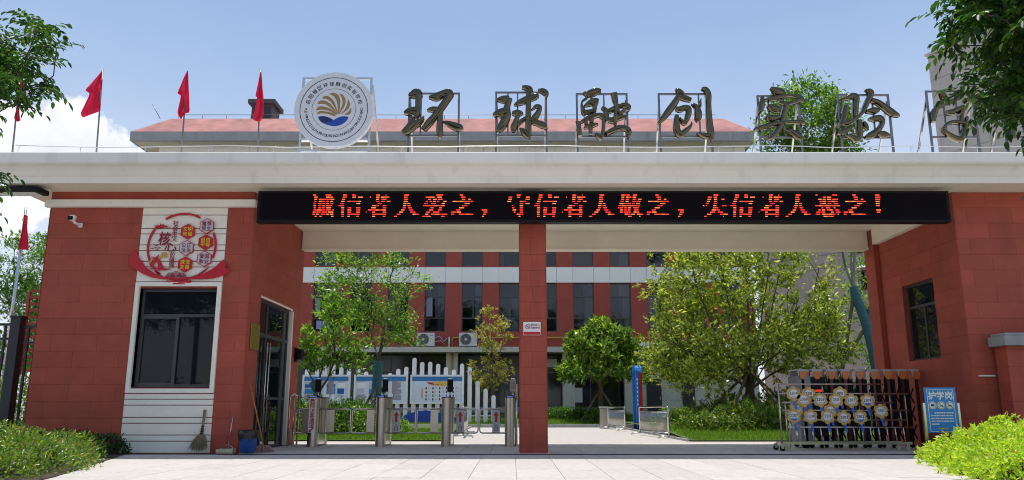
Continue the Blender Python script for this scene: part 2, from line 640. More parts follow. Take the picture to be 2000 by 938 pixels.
# slabs laid one by one, 0.6 x 1.2 m, joints running towards the gate
SL_W, SL_D = .62, 1.22
def slab_mesh(wd, dp):
    mb = MB()
    mb.box(-wd / 2, wd / 2, -dp / 2, dp / 2, -.03, 0, .004)
    me = bpy.data.meshes.new('slab')
    me.from_pydata(mb.v, [], mb.f)
    me.materials.append(SLAB)
    return me
SM = slab_mesh(SL_W - .006, SL_D - .006)
def lay(x0, x1, y0, y1):
    y = y0
    while y < y1 - .3:
        x = x0
        while x < x1:
            o = bpy.data.objects.new('slab', SM)
            o.location = (x + SL_W / 2, y + SL_D / 2, random.uniform(-.0015, .0015))
            col.objects.link(o)
            o.parent = apron
            x += SL_W
        y += SL_D
lay(-8.0, 8.1, 9.5, 15.6)
lay(-5.4, 9.2, 15.86, 20.4)
lay(-8.0, -5.5, 14.38, 15.5)
# sliding-gate rail let into the paving
mb = MB()
for y in (15.66, 15.80):
    mb.box(-5.4, 9.4, y - .018, y + .018, -.02, .006)
tag(mb.build('gate_rail', BLACKM), 'thin dark steel gate rail running across the shaded paving', 'rail')

# kerb and raised lawn at the far end of the yard
def kerb(name, a, b, label, seg=.9, h=.13, wd=.13):
    a, b = Vector(a), Vector(b)
    L = (b - a).length
    n = max(1, int(L / seg))
    d = (b - a) / n
    root = bpy.data.objects.new(name, None)
    col.objects.link(root)
    root['kind'] = 'structure'
    root['label'] = label
    ang = math.atan2(d.y, d.x)
    m0 = MB()
    ln = d.length
    m0.box(-ln / 2 + .004, ln / 2 - .004, -wd / 2, wd / 2, -.05, h, .01)
    me = bpy.data.meshes.new('kerb_stone')
    me.from_pydata(m0.v, [], m0.f)
    me.materials.append(KERB)
    for i in range(n):
        o = bpy.data.objects.new('kerb_stone', me)
        p = a + d * (i + .5)
        o.location = p
        o.rotation_euler = (0, 0, ang)
        col.objects.link(o)
        o.parent = root
kerb('kerb', (-9.0, 36.4, 0), (12.0, 36.4, 0), 'low grey stone kerb across the far end of the yard')
def lawn_mesh(name, poly, zf, mat, n=24):
    xs = [p[0] for p in poly]; ys = [p[1] for p in poly]
    x0, x1, y0, y1 = min(xs), max(xs), min(ys), max(ys)
    vs, fs = [], []
    for j in range(n + 1):
        for i in range(n + 1):
            x, y = x0 + (x1 - x0) * i / n, y0 + (y1 - y0) * j / n
            vs.append((x, y, zf(x, y)))
    for j in range(n):
        for i in range(n):
            a = j * (n + 1) + i
            fs.append((a, a + 1, a + n + 2, a + n + 1))
    mb = MB().add(vs, fs, True)
    o = mb.build(name, mat)
    return o
def z_far(x, y):
    return .07 + max(0, y - 36.5) * .062
def z_bedL(x, y):
    return .03 + .10 * max(0, min(1, (y - 21.9) / 3))
def z_bedR(x, y):
    e = max(0, min(1, (y - 21.7) / 5))
    return .03 + .22 * e
o = structure(lawn_mesh('lawn', [(-24, 36.46), (24, 46)], z_far, LAWN), 'raised strip of grass below the teaching block')
o = structure(lawn_mesh('lawn', [(-12, 21.8), (-1.9, 34.5)], z_bedL, LAWN), 'grass bed on the left of the yard path')
o = structure(lawn_mesh('lawn', [(4.75, 21.6), (22, 36.2)], z_bedR, LAWN), 'grass bed on the right of the yard path')
kerb('kerb', (-1.85, 22.0, 0), (-1.85, 36.2, 0), 'low stone edging along the left grass bed', h=.06, wd=.08)
kerb('kerb', (4.70, 21.7, 0), (4.70, 36.2, 0), 'low stone edging along the right grass bed', h=.06, wd=.08)

def grass(name, label, n, area, zf, h0=.05, h1=.12, cols=None, keep=None, seed=1):
    g = np.random.default_rng(seed)
    x = g.uniform(area[0], area[1], n); y = g.uniform(area[2], area[3], n)
    if keep:
        k = np.array([keep(a, b) for a, b in zip(x, y)])
        x, y = x[k], y[k]
        n = len(x)
    z = np.array([zf(a, b) for a, b in zip(x, y)]) - .01
    h = g.uniform(h0, h1, n); a = g.uniform(0, 6.283, n); wd = g.uniform(.006, .014, n)
    lx, ly = g.normal(0, .35, n) * h, g.normal(0, .35, n) * h
    base = np.stack([x, y, z], 1)
    du = np.stack([np.cos(a) * wd, np.sin(a) * wd, np.zeros(n)], 1)
    tip = base + np.stack([lx, ly, h], 1)
    V = np.stack([base - du, base + du, tip], 1).reshape(-1, 3)
    F = np.arange(3 * n).reshape(n, 3)
    o = link(name, fast_mesh(name, V, F), cols)
    tag(o, label, 'grass', kind='stuff')
    return o
GRASS = leafmat('grass_blade', (.08, .16, .018), (.14, .24, .028), (.21, .29, .05), trans=.45, rough=.6, spec=.2)
grass('grass', 'short bright grass on the left bed beside the turnstiles', 26000, (-9, -1.95, 21.85, 27), z_bedL, .05, .13, GRASS, seed=3)
grass('grass', 'short bright grass on the right bed beyond the steel barriers', 34000, (4.85, 13, 21.65, 29), z_bedR, .05, .14, GRASS, seed=4)
grass('grass', 'short bright grass below the notice boards and teaching block', 40000, (-12, 13, 36.5, 42), z_far, .06, .14, GRASS, seed=5)

# ================================================================== GATE BUILDING
gate = thing('gate_building', 'red clad school gate building with wide pale flat canopy', 'gate building')
FZ0 = ZP(358, 15.5)
SOFZ = FZ0
Wf = 16.2
PX = -5.45          # passage wall of the guardhouse
_pm = {}
def piece_mesh(key, wd, ht, th, bev, mat):
    k = (key, round(wd, 3), round(ht, 3), round(th, 3))
    if k not in _pm:
        me = bpy.data.meshes.new(key)
        b = min(bev, wd * .3, ht * .3)
        x, z = wd / 2, ht / 2
        vs = [(-x, 0, -z), (x, 0, -z), (x, 0, z), (-x, 0, z),
              (-x, -th + b, -z), (x, -th + b, -z), (x, -th + b, z), (-x, -th + b, z),
              (-x + b, -th, -z + b), (x - b, -th, -z + b), (x - b, -th, z - b), (-x + b, -th, z - b)]
        fs = [(0, 1, 5, 4), (1, 2, 6, 5), (2, 3, 7, 6), (3, 0, 4, 7), (4, 5, 9, 8), (5, 6, 10, 9), (6, 7, 11, 10), (7, 4, 8, 11), (8, 9, 10, 11)]
        me.from_pydata(vs, [], fs)
        me.materials.append(mat)
        me.update()
        _pm[k] = me
    return _pm[k]
def sub_rect(r, h):
    u0, u1, v0, v1 = r
    a0, a1, b0, b1 = h
    if a1 <= u0 or a0 >= u1 or b1 <= v0 or b0 >= v1:
        return [r]
    out = []
    if a0 > u0: out.append((u0, a0, v0, v1))
    if a1 < u1: out.append((a1, u1, v0, v1))
    m0, m1 = max(u0, a0), min(u1, a1)
    if b0 > v0: out.append((m0, m1, v0, b0))
    if b1 < v1: out.append((m0, m1, b1, v1))
    return out
def clad(parent, org, rot, W, H, row=.335, pw=.95, holes=(), mat=RED, name='cladding_panel', gap=.003, shift=None, z0=0.0):
    """panels on a wall: u runs along the wall, v up; org is the wall's lower left as seen from outside"""
    M = Matrix.Translation(Vector(org)) @ Matrix.Rotation(rot, 4, 'Z')
    v, k = z0, 0
    while v < H - .02:
        v1 = min(H, v + row)
        off = (shift[k % len(shift)] if shift else random.uniform(.15, .9)) * pw
        us = [0.0]
        u = off
        while u < W - .06:
            if u > .06:
                us.append(u)
            u += pw
        us.append(W)
        for a, b in zip(us, us[1:]):
            rs = [(a, b, v, v1)]
            for h in holes:
                rs = [q for r_ in rs for q in sub_rect(r_, h)]
            for (p0, p1, q0, q1) in rs:
                if p1 - p0 < .03 or q1 - q0 < .03:
                    continue
                me = piece_mesh(name, p1 - p0 - gap, q1 - q0 - gap, .008, .002, mat)
                o = bpy.data.objects.new(name, me)
                col.objects.link(o)
                o.parent = parent
                o.matrix_local = M @ Matrix.Translation(((p0 + p1) / 2, 0, (q0 + q1) / 2))
        v = v1
        k += 1

# --- left guardhouse walls
LX0, LX1 = -9.76, PX
WX0, WX1 = -7.80, -6.00            # white window strip
win = (-7.70, -6.09, ZP(757, Wf), ZP(563, Wf))
mb = MB()
mb.box(LX0, WX0, Wf, 20.3, -.05, SOFZ)
mb.box(WX1, PX, Wf, Wf + .25, -.05, SOFZ)
mb.box(WX0, WX1, Wf + .004, Wf + .25, -.05, win[2])
mb.box(WX0, WX1, Wf + .004, Wf + .25, win[3], SOFZ)
mb.box(WX0, win[0], Wf + .004, Wf + .25, win[2], win[3])
mb.box(win[1], WX1, Wf + .004, Wf + .25, win[2], win[3])
# passage wall with the door opening
DY0, DY1, DZ1 = 17.0, 19.6, 3.22
mb.box(PX - .25, PX, Wf + .25, DY0, -.05, SOFZ)
mb.box(PX - .25, PX, DY1, 20.3, -.05, SOFZ)
mb.box(PX - .25, PX, DY0, DY1, DZ1, SOFZ)
mb.box(WX0, PX, 20.05, 20.3, -.05, SOFZ)
lw = mb.build('guardhouse_wall', REDC, gate)
BZ0, BZ1 = ZP(404, 16.1), ZP(390, 16.1)
clad(lw, (LX0, Wf, 0), 0, WX0 - LX0, BZ0, shift=(.35, .85))
clad(lw, (WX1, Wf, 0), 0, PX - WX1 + .018, BZ0, shift=(.35, .80))
clad(lw, (PX, Wf - .018, 0), R(90), 20.3 - Wf + .018, SOFZ, holes=[(DY0 - Wf + .018, DY1 - Wf + .018, -.1, DZ1)], shift=(.6, .1))
clad(lw, (LX0, Wf - .03, BZ1), 0, PX - LX0, SOFZ - BZ1, pw=2.2, row=.5)
clad(lw, (LX0, 20.3, 0), R(-90), 20.3 - Wf + .018, SOFZ, shift=(.3, .8))
# white band below the canopy
mb = MB().box(LX0 - .08, PX + .05, 16.08, Wf - .002, BZ0, BZ1, .006)
mb.build('white_band', WHITE, gate)
# white planks in the window strip
wp = MB().box(WX0 + .004, WX1 - .004, Wf + .002, Wf + .003, 0, .1).build('plank_wall', WHITE, gate)
lines = [889, 862, 850, 827, 815.4, 791.6, 780, 768.6]
zz = [0.0] + [ZP(y, Wf) for y in lines[1:]]
top = [551, 522, 511, 490, 479, 457.5, 447, 420.7]
zt = [ZP(y, Wf) for y in top] + [BZ0]
for a, b in list(zip(zz, zz[1:])) + list(zip(zt, zt[1:])):
    me = piece_mesh('plank', WX1 - WX0 - .012, b - a - .016, .03, .005, WHITE)
    o = bpy.data.objects.new('plank', me)
    col.objects.link(o)
    o.parent = wp
    o.location = ((WX0 + WX1) / 2, Wf, (a + b) / 2)
# guardhouse window
wn_ = MB()
fr = .055
def casing(x0, x1, z0, z1, y0, y1, t):
    mb = MB()
    mb.box(x0, x0 + t, y0, y1, z0, z1)
    mb.box(x1 - t, x1, y0, y1, z0, z1)
    mb.box(x0 + t, x1 - t, y0, y1, z0, z0 + t)
    mb.box(x0 + t, x1 - t, y0, y1, z1 - t, z1)
    return mb
win_o = casing(win[0] - .085, win[1] + .085, zz[-1] + .01, zt[0] - .01, Wf - .06, Wf + .12, .085).build('window', WHITE, gate)
win_o['label'] = 'dark sliding window in white surround'
tz = ZP(617, Wf + .12)
yw = Wf + .10
f = casing(win[0] + .012, win[1] - .012, win[2] + .012, win[3] - .012, yw, yw + .07, .05)
f.box(win[0] + .06, win[1] - .06, yw + .003, yw + .067, tz - .03, tz + .03)
mx = (win[0] + win[1]) / 2 - .02
f.box(mx - .03, mx + .03, yw + .004, yw + .066, win[2] + .06, tz - .03)
f.build('window_frame', ALU, win_o)
for (a, b, c, d, e) in ((win[0] + .05, mx, win[2] + .05, tz, .03), (mx, win[1] - .05, win[2] + .05, tz, .045), (win[0] + .05, win[1] - .05, tz, win[3] - .05, .036)):
    MB().box(a, b, yw + e, yw + e + .008, c, d).build('pane', GLASS, win_o)
sash = casing(win[0] + .058, mx + .035, win[2] + .058, tz - .028, yw - .006, yw + .028, .035)
sash.build('sash', ALU, win_o)
# glazed door in the passage wall
door_root = MB()
dx = PX - .10
def yzbox(mb, y0, y1, z0, z1, x0, x1):
    mb.box(x0, x1, y0, y1, z0, z1)
d_ = MB()
for (a, b) in ((DY0, DY0 + .06), (17.75, 17.81), (19.05, 19.11), (DY1 - .16, DY1 - .10)):
    yzbox(d_, a, b, .0, DZ1 - .06, dx - .03, dx + .03)
yzbox(d_, DY0, DY1 - .10, DZ1 - .06, DZ1, dx - .03, dx + .03)
yzbox(d_, DY0 + .06, DY1 - .16, 2.42, 2.50, dx - .028, dx + .028)
yzbox(d_, 17.81, DY1 - .16, 1.06, 1.12, dx - .027, dx + .027)
yzbox(d_, DY0 + .06, DY1 - .16, 0.0, .05, dx - .026, dx + .026)
dr = d_.build('door', ALU, gate)
dr['label'] = 'tall glazed entrance door with grey frame'
for (y0, y1, z0, z1) in ((DY0 + .06, 17.75, .05, 2.42), (17.81, 19.05, .05, 1.06), (17.81, 19.05, 1.12, 2.42), (19.11, DY1 - .16, .05, 1.06), (19.11, DY1 - .16, 1.12, 2.42),
                         (DY0 + .06, 17.75, 2.50, DZ1 - .06), (17.81, 19.05, 2.50, DZ1 - .06), (19.11, DY1 - .16, 2.50, DZ1 - .06)):
    MB().box(dx - .006, dx + .006, y0, y1, z0, z1).build('pane', GLASS, dr)
for y in (17.70, 17.90):
    MB().tube([(dx + .09, y, .35), (dx + .09, y, 2.3)], .018, 8).build('door_handle', CHROME, dr)
MB().box(PX - .12, PX + .012, DY1 - .098, DY1 - .002, 0, DZ1 - .002).build('door_jamb', WHITE, gate)
MB().box(PX - .12, PX + .012, DY0 + .002, DY1 - .1, DZ1 + .002, DZ1 + .05).build('door_lintel', WHITE, gate)

# --- centre column
CX0, CX1 = .165, .70
cw = MB().box(CX0, CX1, Wf + .02, Wf + .55, -.05, SOFZ).build('column', REDC, gate)
clad(cw, (CX0 - .018, Wf + .02, 0), 0, CX1 - CX0 + .036, SOFZ, row=.335, pw=.53, shift=(.45, .52))
clad(cw, (CX1, Wf + .002, 0), R(90), .55, SOFZ, pw=1.2)
clad(cw, (CX0, Wf + .552, 0), R(-90), .55, SOFZ, pw=1.2)
clad(cw, (CX1 + .018, Wf + .55, 0), R(180), CX1 - CX0 + .036, SOFZ, row=.335, pw=.53)

# --- right wing
RX = 9.36
mb = MB()
rw0, rw1 = 17.35, 18.75
rz0, rz1 = 1.95, 3.72
mb.box(RX, RX + .3, Wf + .3, rw0, -.05, SOFZ)
mb.box(RX, RX + .3, rw1, 19.75, -.05, SOFZ)
mb.box(RX, RX + .3, rw0, rw1, -.05, rz0)
mb.box(RX, RX + .3, rw0, rw1, rz1, SOFZ)
mb.box(RX - .02, 14.5, Wf, Wf + .3, -.05, SOFZ)
mb.box(RX - .12, RX + .3, 19.75, 20.3, -.05, SOFZ)
mb.box(14.2, 14.5, Wf + .3, 20.3, -.05, SOFZ)
mb.box(RX + .3, 14.2, 20.05, 20.3, -.05, SOFZ)
rw = mb.build('wing_wall', REDC, gate)
clad(rw, (RX - .02 - .018, Wf, 0), 0, 14.5 - RX + .04, SOFZ, shift=(.3, .75))
clad(rw, (RX, 19.75, 0), R(-90), 19.75 - Wf - .3, SOFZ, holes=[(19.75 - rw1, 19.75 - rw0, rz0, rz1)], shift=(.55, .05))
clad(rw, (RX - .02, Wf + .3, 0), R(-90), .3 + .018, SOFZ, pw=1.2)
clad(rw, (RX - .12, 20.3, 0), R(-90), .55 + .018, SOFZ, pw=1.2)
clad(rw, (RX - .12 - .018, 19.75, 0), 0, .12, SOFZ, pw=1.2)
wr = MB()
xx = RX + .11
for (a, b, c, d) in ((rw0, rw0 + .05, rz0, rz1), (rw1 - .05, rw1, rz0, rz1), (rw0 + .05, rw1 - .05, rz0, rz0 + .05), (rw0 + .05, rw1 - .05, rz1 - .05, rz1), (rw0 + .05, rw1 - .05, 3.16, 3.22)):
    wr.box(xx, xx + .06, a, b, c, d)
wr.box(xx + .003, xx + .057, 18.02, 18.08, rz0 + .05, 3.16)
wro = wr.build('window', ALU, gate)
wro['label'] = 'dark side window in the red passage wall'
for (a, b, c, d) in ((rw0 + .05, 18.02, rz0 + .05, 3.16), (18.08, rw1 - .05, rz0 + .05, 3.16), (rw0 + .05, rw1 - .05, 3.22, rz1 - .05)):
    MB().box(xx + .02, xx + .03, a, b, c, d).build('pane', GLASS, wro)
MB().box(RX + .08, 9.76, Wf - .06, Wf - .02, 1.50, 1.53).build('cable_duct', WHITE, gate)

# --- canopy: moulded edge swept along the front and the left end
ROOF_X0, ROOF_X1, ROOF_B = -10.73, 15.2, 20.85
TOPZ = ZP(297, 15.2)
prof = [(.30, FZ0), (.30, ZP(345, 15.5)), (.27, ZP(345, 15.5) + .005), (.245, ZP(345, 15.5) + .03), (.20, ZP(345, 15.5) + .10),
        (.13, ZP(345, 15.5) + .165), (.05, ZP(316, 15.2) - .035), (.03, ZP(316, 15.2) - .03), (.0, ZP(316, 15.2)), (.0, TOPZ - .012), (.012, TOPZ)]
mb = MB()
loop = [(ROOF_X0, ROOF_B, 1, -1), (ROOF_X0, 15.2, 1, 1), (ROOF_X1, 15.2, -1, 1), (ROOF_X1, ROOF_B, -1, -1)]
vs = []
for (o_, z) in prof:
    for (x, y, sx, sy) in loop:
        vs.append((x + sx * o_, y + sy * o_, z))
fs = []
n = len(prof)
for i in range(n - 1):
    for k in range(4):
        fs.append((i * 4 + k, i * 4 + (k + 1) % 4, (i + 1) * 4 + (k + 1) % 4, (i + 1) * 4 + k))
fs.append([(n - 1) * 4 + k for k in range(4)])
mb.add(vs, fs)
mb.build('canopy', FASC, gate)
x0, x1, y0, y1 = ROOF_X0 + .3, ROOF_X1 - .3, 15.5, ROOF_B - .3
mb = MB().add([(x0 + .001, y0 + .001, SOFZ - .001), (x0 + .001, y1, SOFZ - .001), (x1, y1, SOFZ - .001), (x1, y0 + .001, SOFZ - .001)], [(0, 1, 2, 3)])
mb.build('soffit', SOFF, gate)
# downstand beams of the passage
bz = ZP(488, 20.0)
mb = MB()
mb.box(PX + .02, RX - .145, 20.0, 20.28, bz + .05, SOFZ - .002)
mb.box(PX + .02, RX - .145, 19.96, 20.285, bz, bz + .05)
mb.build('beam', SOFF, gate)
mb = MB()
mb.box(RX - .16, RX + .02, 16.6, 19.72, bz + .08, SOFZ - .002)
mb.build('side_beam', SOFF, gate)
# round ceiling lamp in the passage soffit
MB().lathe((4.6, 17.3, SOFZ - .09), [(.30, 0), (.36, .02), (.38, .085)], 24).build('ceiling_lamp', SIGNW, gate)

# lightning conductor rail along the canopy edge
rail = TH('lightning_rail', 'thin pale conductor wire on short posts along the canopy edge', 'wire rail', (0, 15.45, TOPZ))
rz = ZP(287, 15.45)
pts = [(x, 15.45 + .01 * math.sin(x * 2.1), rz + .012 * math.sin(x * 1.7) + (.02 if int(x) % 5 == 0 else 0)) for x in np.arange(-10.2, 14.6, .62)]
rail.part(MB().tube(pts, .009, 6), 'wire', pmat('galvanised', (.62, .62, .62), .35, .6))
px_ = [30, 105 * .341, 463 * .341, 832 * .341, 1197 * .341, 535, 657, 785, 910, 1030, 1155, 1278, 1404, 1525, 1660, 1780, 1910]
for x in px_[1:]:
    p = P(x, 295, 15.45)
    rail.part(MB().tube([(p.x, 15.45, TOPZ - .01), (p.x - .01, 15.45, rz - .03), (p.x + .03, 15.45, rz)], .008, 6), 'support', MATS['galvanised'])

# ================================================================== LED sign
LY = 15.78
lt, lb = ZP(373, LY), ZP(434, LY)
lx0, lx1 = P(502, 405, LY).x, P(1856, 405, LY).x
led = TH('led_display', 'long black LED display showing red Chinese writing under the canopy', 'LED sign', ((lx0 + lx1) / 2, LY, lb))
led.part(MB().box(lx0, lx1, LY, LY + .22, lb, lt, .012), 'housing', BLACK)
led.part(MB().box(lx0 + .06, lx1 - .06, LY - .004, LY - .001, lb + .05, lt - .05), 'screen', pmat('led_face', (.006, .004, .006), .7, var=.3, scale=60, spec=.08))
LEDG = {
 'cheng': [[8,32,110,155],[18,44,115,170],[20,40,55,180],[14,35,55,105,112,135,150,170],[12,32,52,75,82,105,112,135,145,172],[12,30,52,72,80,103,115,162],[12,30,50,70,78,102,115,152],[12,102,112,150,165,176],[5,28,35,70,80,120,130,172],[3,22,32,55,72,105,112,135,145,172],[20,38,60,78,155,172]],
 'xin': [[42,72,115,145],[40,70,118,145,165,202],[34,58],[28,54,78,188],[17,48,152,180],[4,50],[28,50,80,108,150,182],[28,50,78,108,150,180],[26,48,78,105,150,178],[26,48,78,175],[26,48,78,95,150,170]],
 'zhe': [[92,122,168,174],[40,46,92,118,130,196],[90,114,136,174],[92,115,132,160,178,206],[104,136],[62,112,145,172],[52,88,145,172],[25,55,60,170],[8,12,60,82,145,172],[60,172],[60,82,145,166]],
 'ren': [[90,128],[88,116],[88,120],[86,118],[84,108,116,138],[80,104,116,140],[78,100,122,150],[65,92,130,162],[50,80,138,180],[30,58,158,210],[8,30]],
 'ai': [[116,170],[30,100,125,160],[50,70,92,118,130,165],[30,45,62,80,90,110,120,140,175,198],[15,45,75,110,160,185],[10,182],[70,92,140,160],[55,90,130,160],[35,65,90,140],[25,50,75,205],[3,68,155,182]],
 'zhi': [[82,108],[92,126],[100,126,152,170],[24,190],[122,162],[100,142],[76,116],[52,84],[12,50,56,90],[12,36,75,190],[]],
 'comma': [[],[],[],[],[],[],[],[22,65],[35,66],[30,55],[22,38]],
 'shou': [[85,118],[20,48,88,112,160,190],[18,44,158,190],[8,40,110,140,145,158],[110,138,158,190],[46,54,110,136],[48,66,110,136],[52,80,110,134],[62,74,110,136],[85,138],[100,115]],
 'jing': [[30,58,64,98,124,158],[32,54,70,90,95,110,122,150],[30,52,66,90,122,150,166,194],[24,50,66,88,118,146,154,186],[16,108,116,140,150,180],[8,178],[4,14,20,42,50,76,84,106,128,172],[20,42,52,76,84,104,132,168],[20,42,52,104,130,175],[58,104,112,138,158,206],[86,112,176,184]],
 'shi': [[90,128],[45,75,92,118],[42,70,94,118,155,178],[36,60,92,118],[28,52,92,116],[4,14,28,36,88,112,160,194],[85,128],[76,108,114,140],[64,100,126,166],[38,72,144,206],[16,34,168,174]],
 'e': [[2,16,138,176],[62,85,95,128],[24,50,60,85,95,128,140,185],[34,88,100,125,130,180],[38,85,100,130,150,186],[0,200],[52,64,86,120,150,164],[24,46,56,80,95,140,160,195],[10,42,50,80,130,150,170,205],[4,40,55,165,182,190],[68,148]],
 'bang': [[12,46],[12,54],[14,52],[16,50],[18,48],[20,48],[],[22,58],[26,54],[],[]]}
LEDY = LY - .007
for nm, xs in (('cheng', 609.6), ('xin', 660), ('zhe', 712.8), ('ren', 768), ('ai', 824.4), ('zhi', 878.4), ('comma', 936), ('shou', 988.8), ('xin', 1042.5), ('zhe', 1096), ('ren', 1149.3),
               ('jing', 1206.4), ('zhi', 1260.4), ('comma', 1319.4), ('shi', 1372), ('xin', 1425.8), ('zhe', 1480), ('ren', 1532.6), ('e', 1592.4), ('zhi', 1645), ('bang', 1706.4)):
    mb = MB()
    for r_, row in enumerate(LEDG[nm]):
        yy = 381.1 + r_ * 4.17
        for a, b in zip(row[::2], row[1::2]):
            p0, p1 = P(xs + a / 4.1667, yy, LEDY), P(xs + b / 4.1667, yy, LEDY)
            n_ = max(1, round((p1.x - p0.x) / .075))
            for i in range(n_):
                q0, q1 = p0.x + (p1.x - p0.x) * i / n_, p0.x + (p1.x - p0.x) * (i + 1) / n_
                mb.add([(q0, LEDY, p0.z - .0085), (q1 + .001, LEDY, p0.z - .0085), (q1 + .001, LEDY, p0.z + .0085), (q0, LEDY, p0.z + .0085)], [(0, 1, 2, 3)])
    led.part(mb, 'lit_character', LEDM)['kind'] = 'stuff'

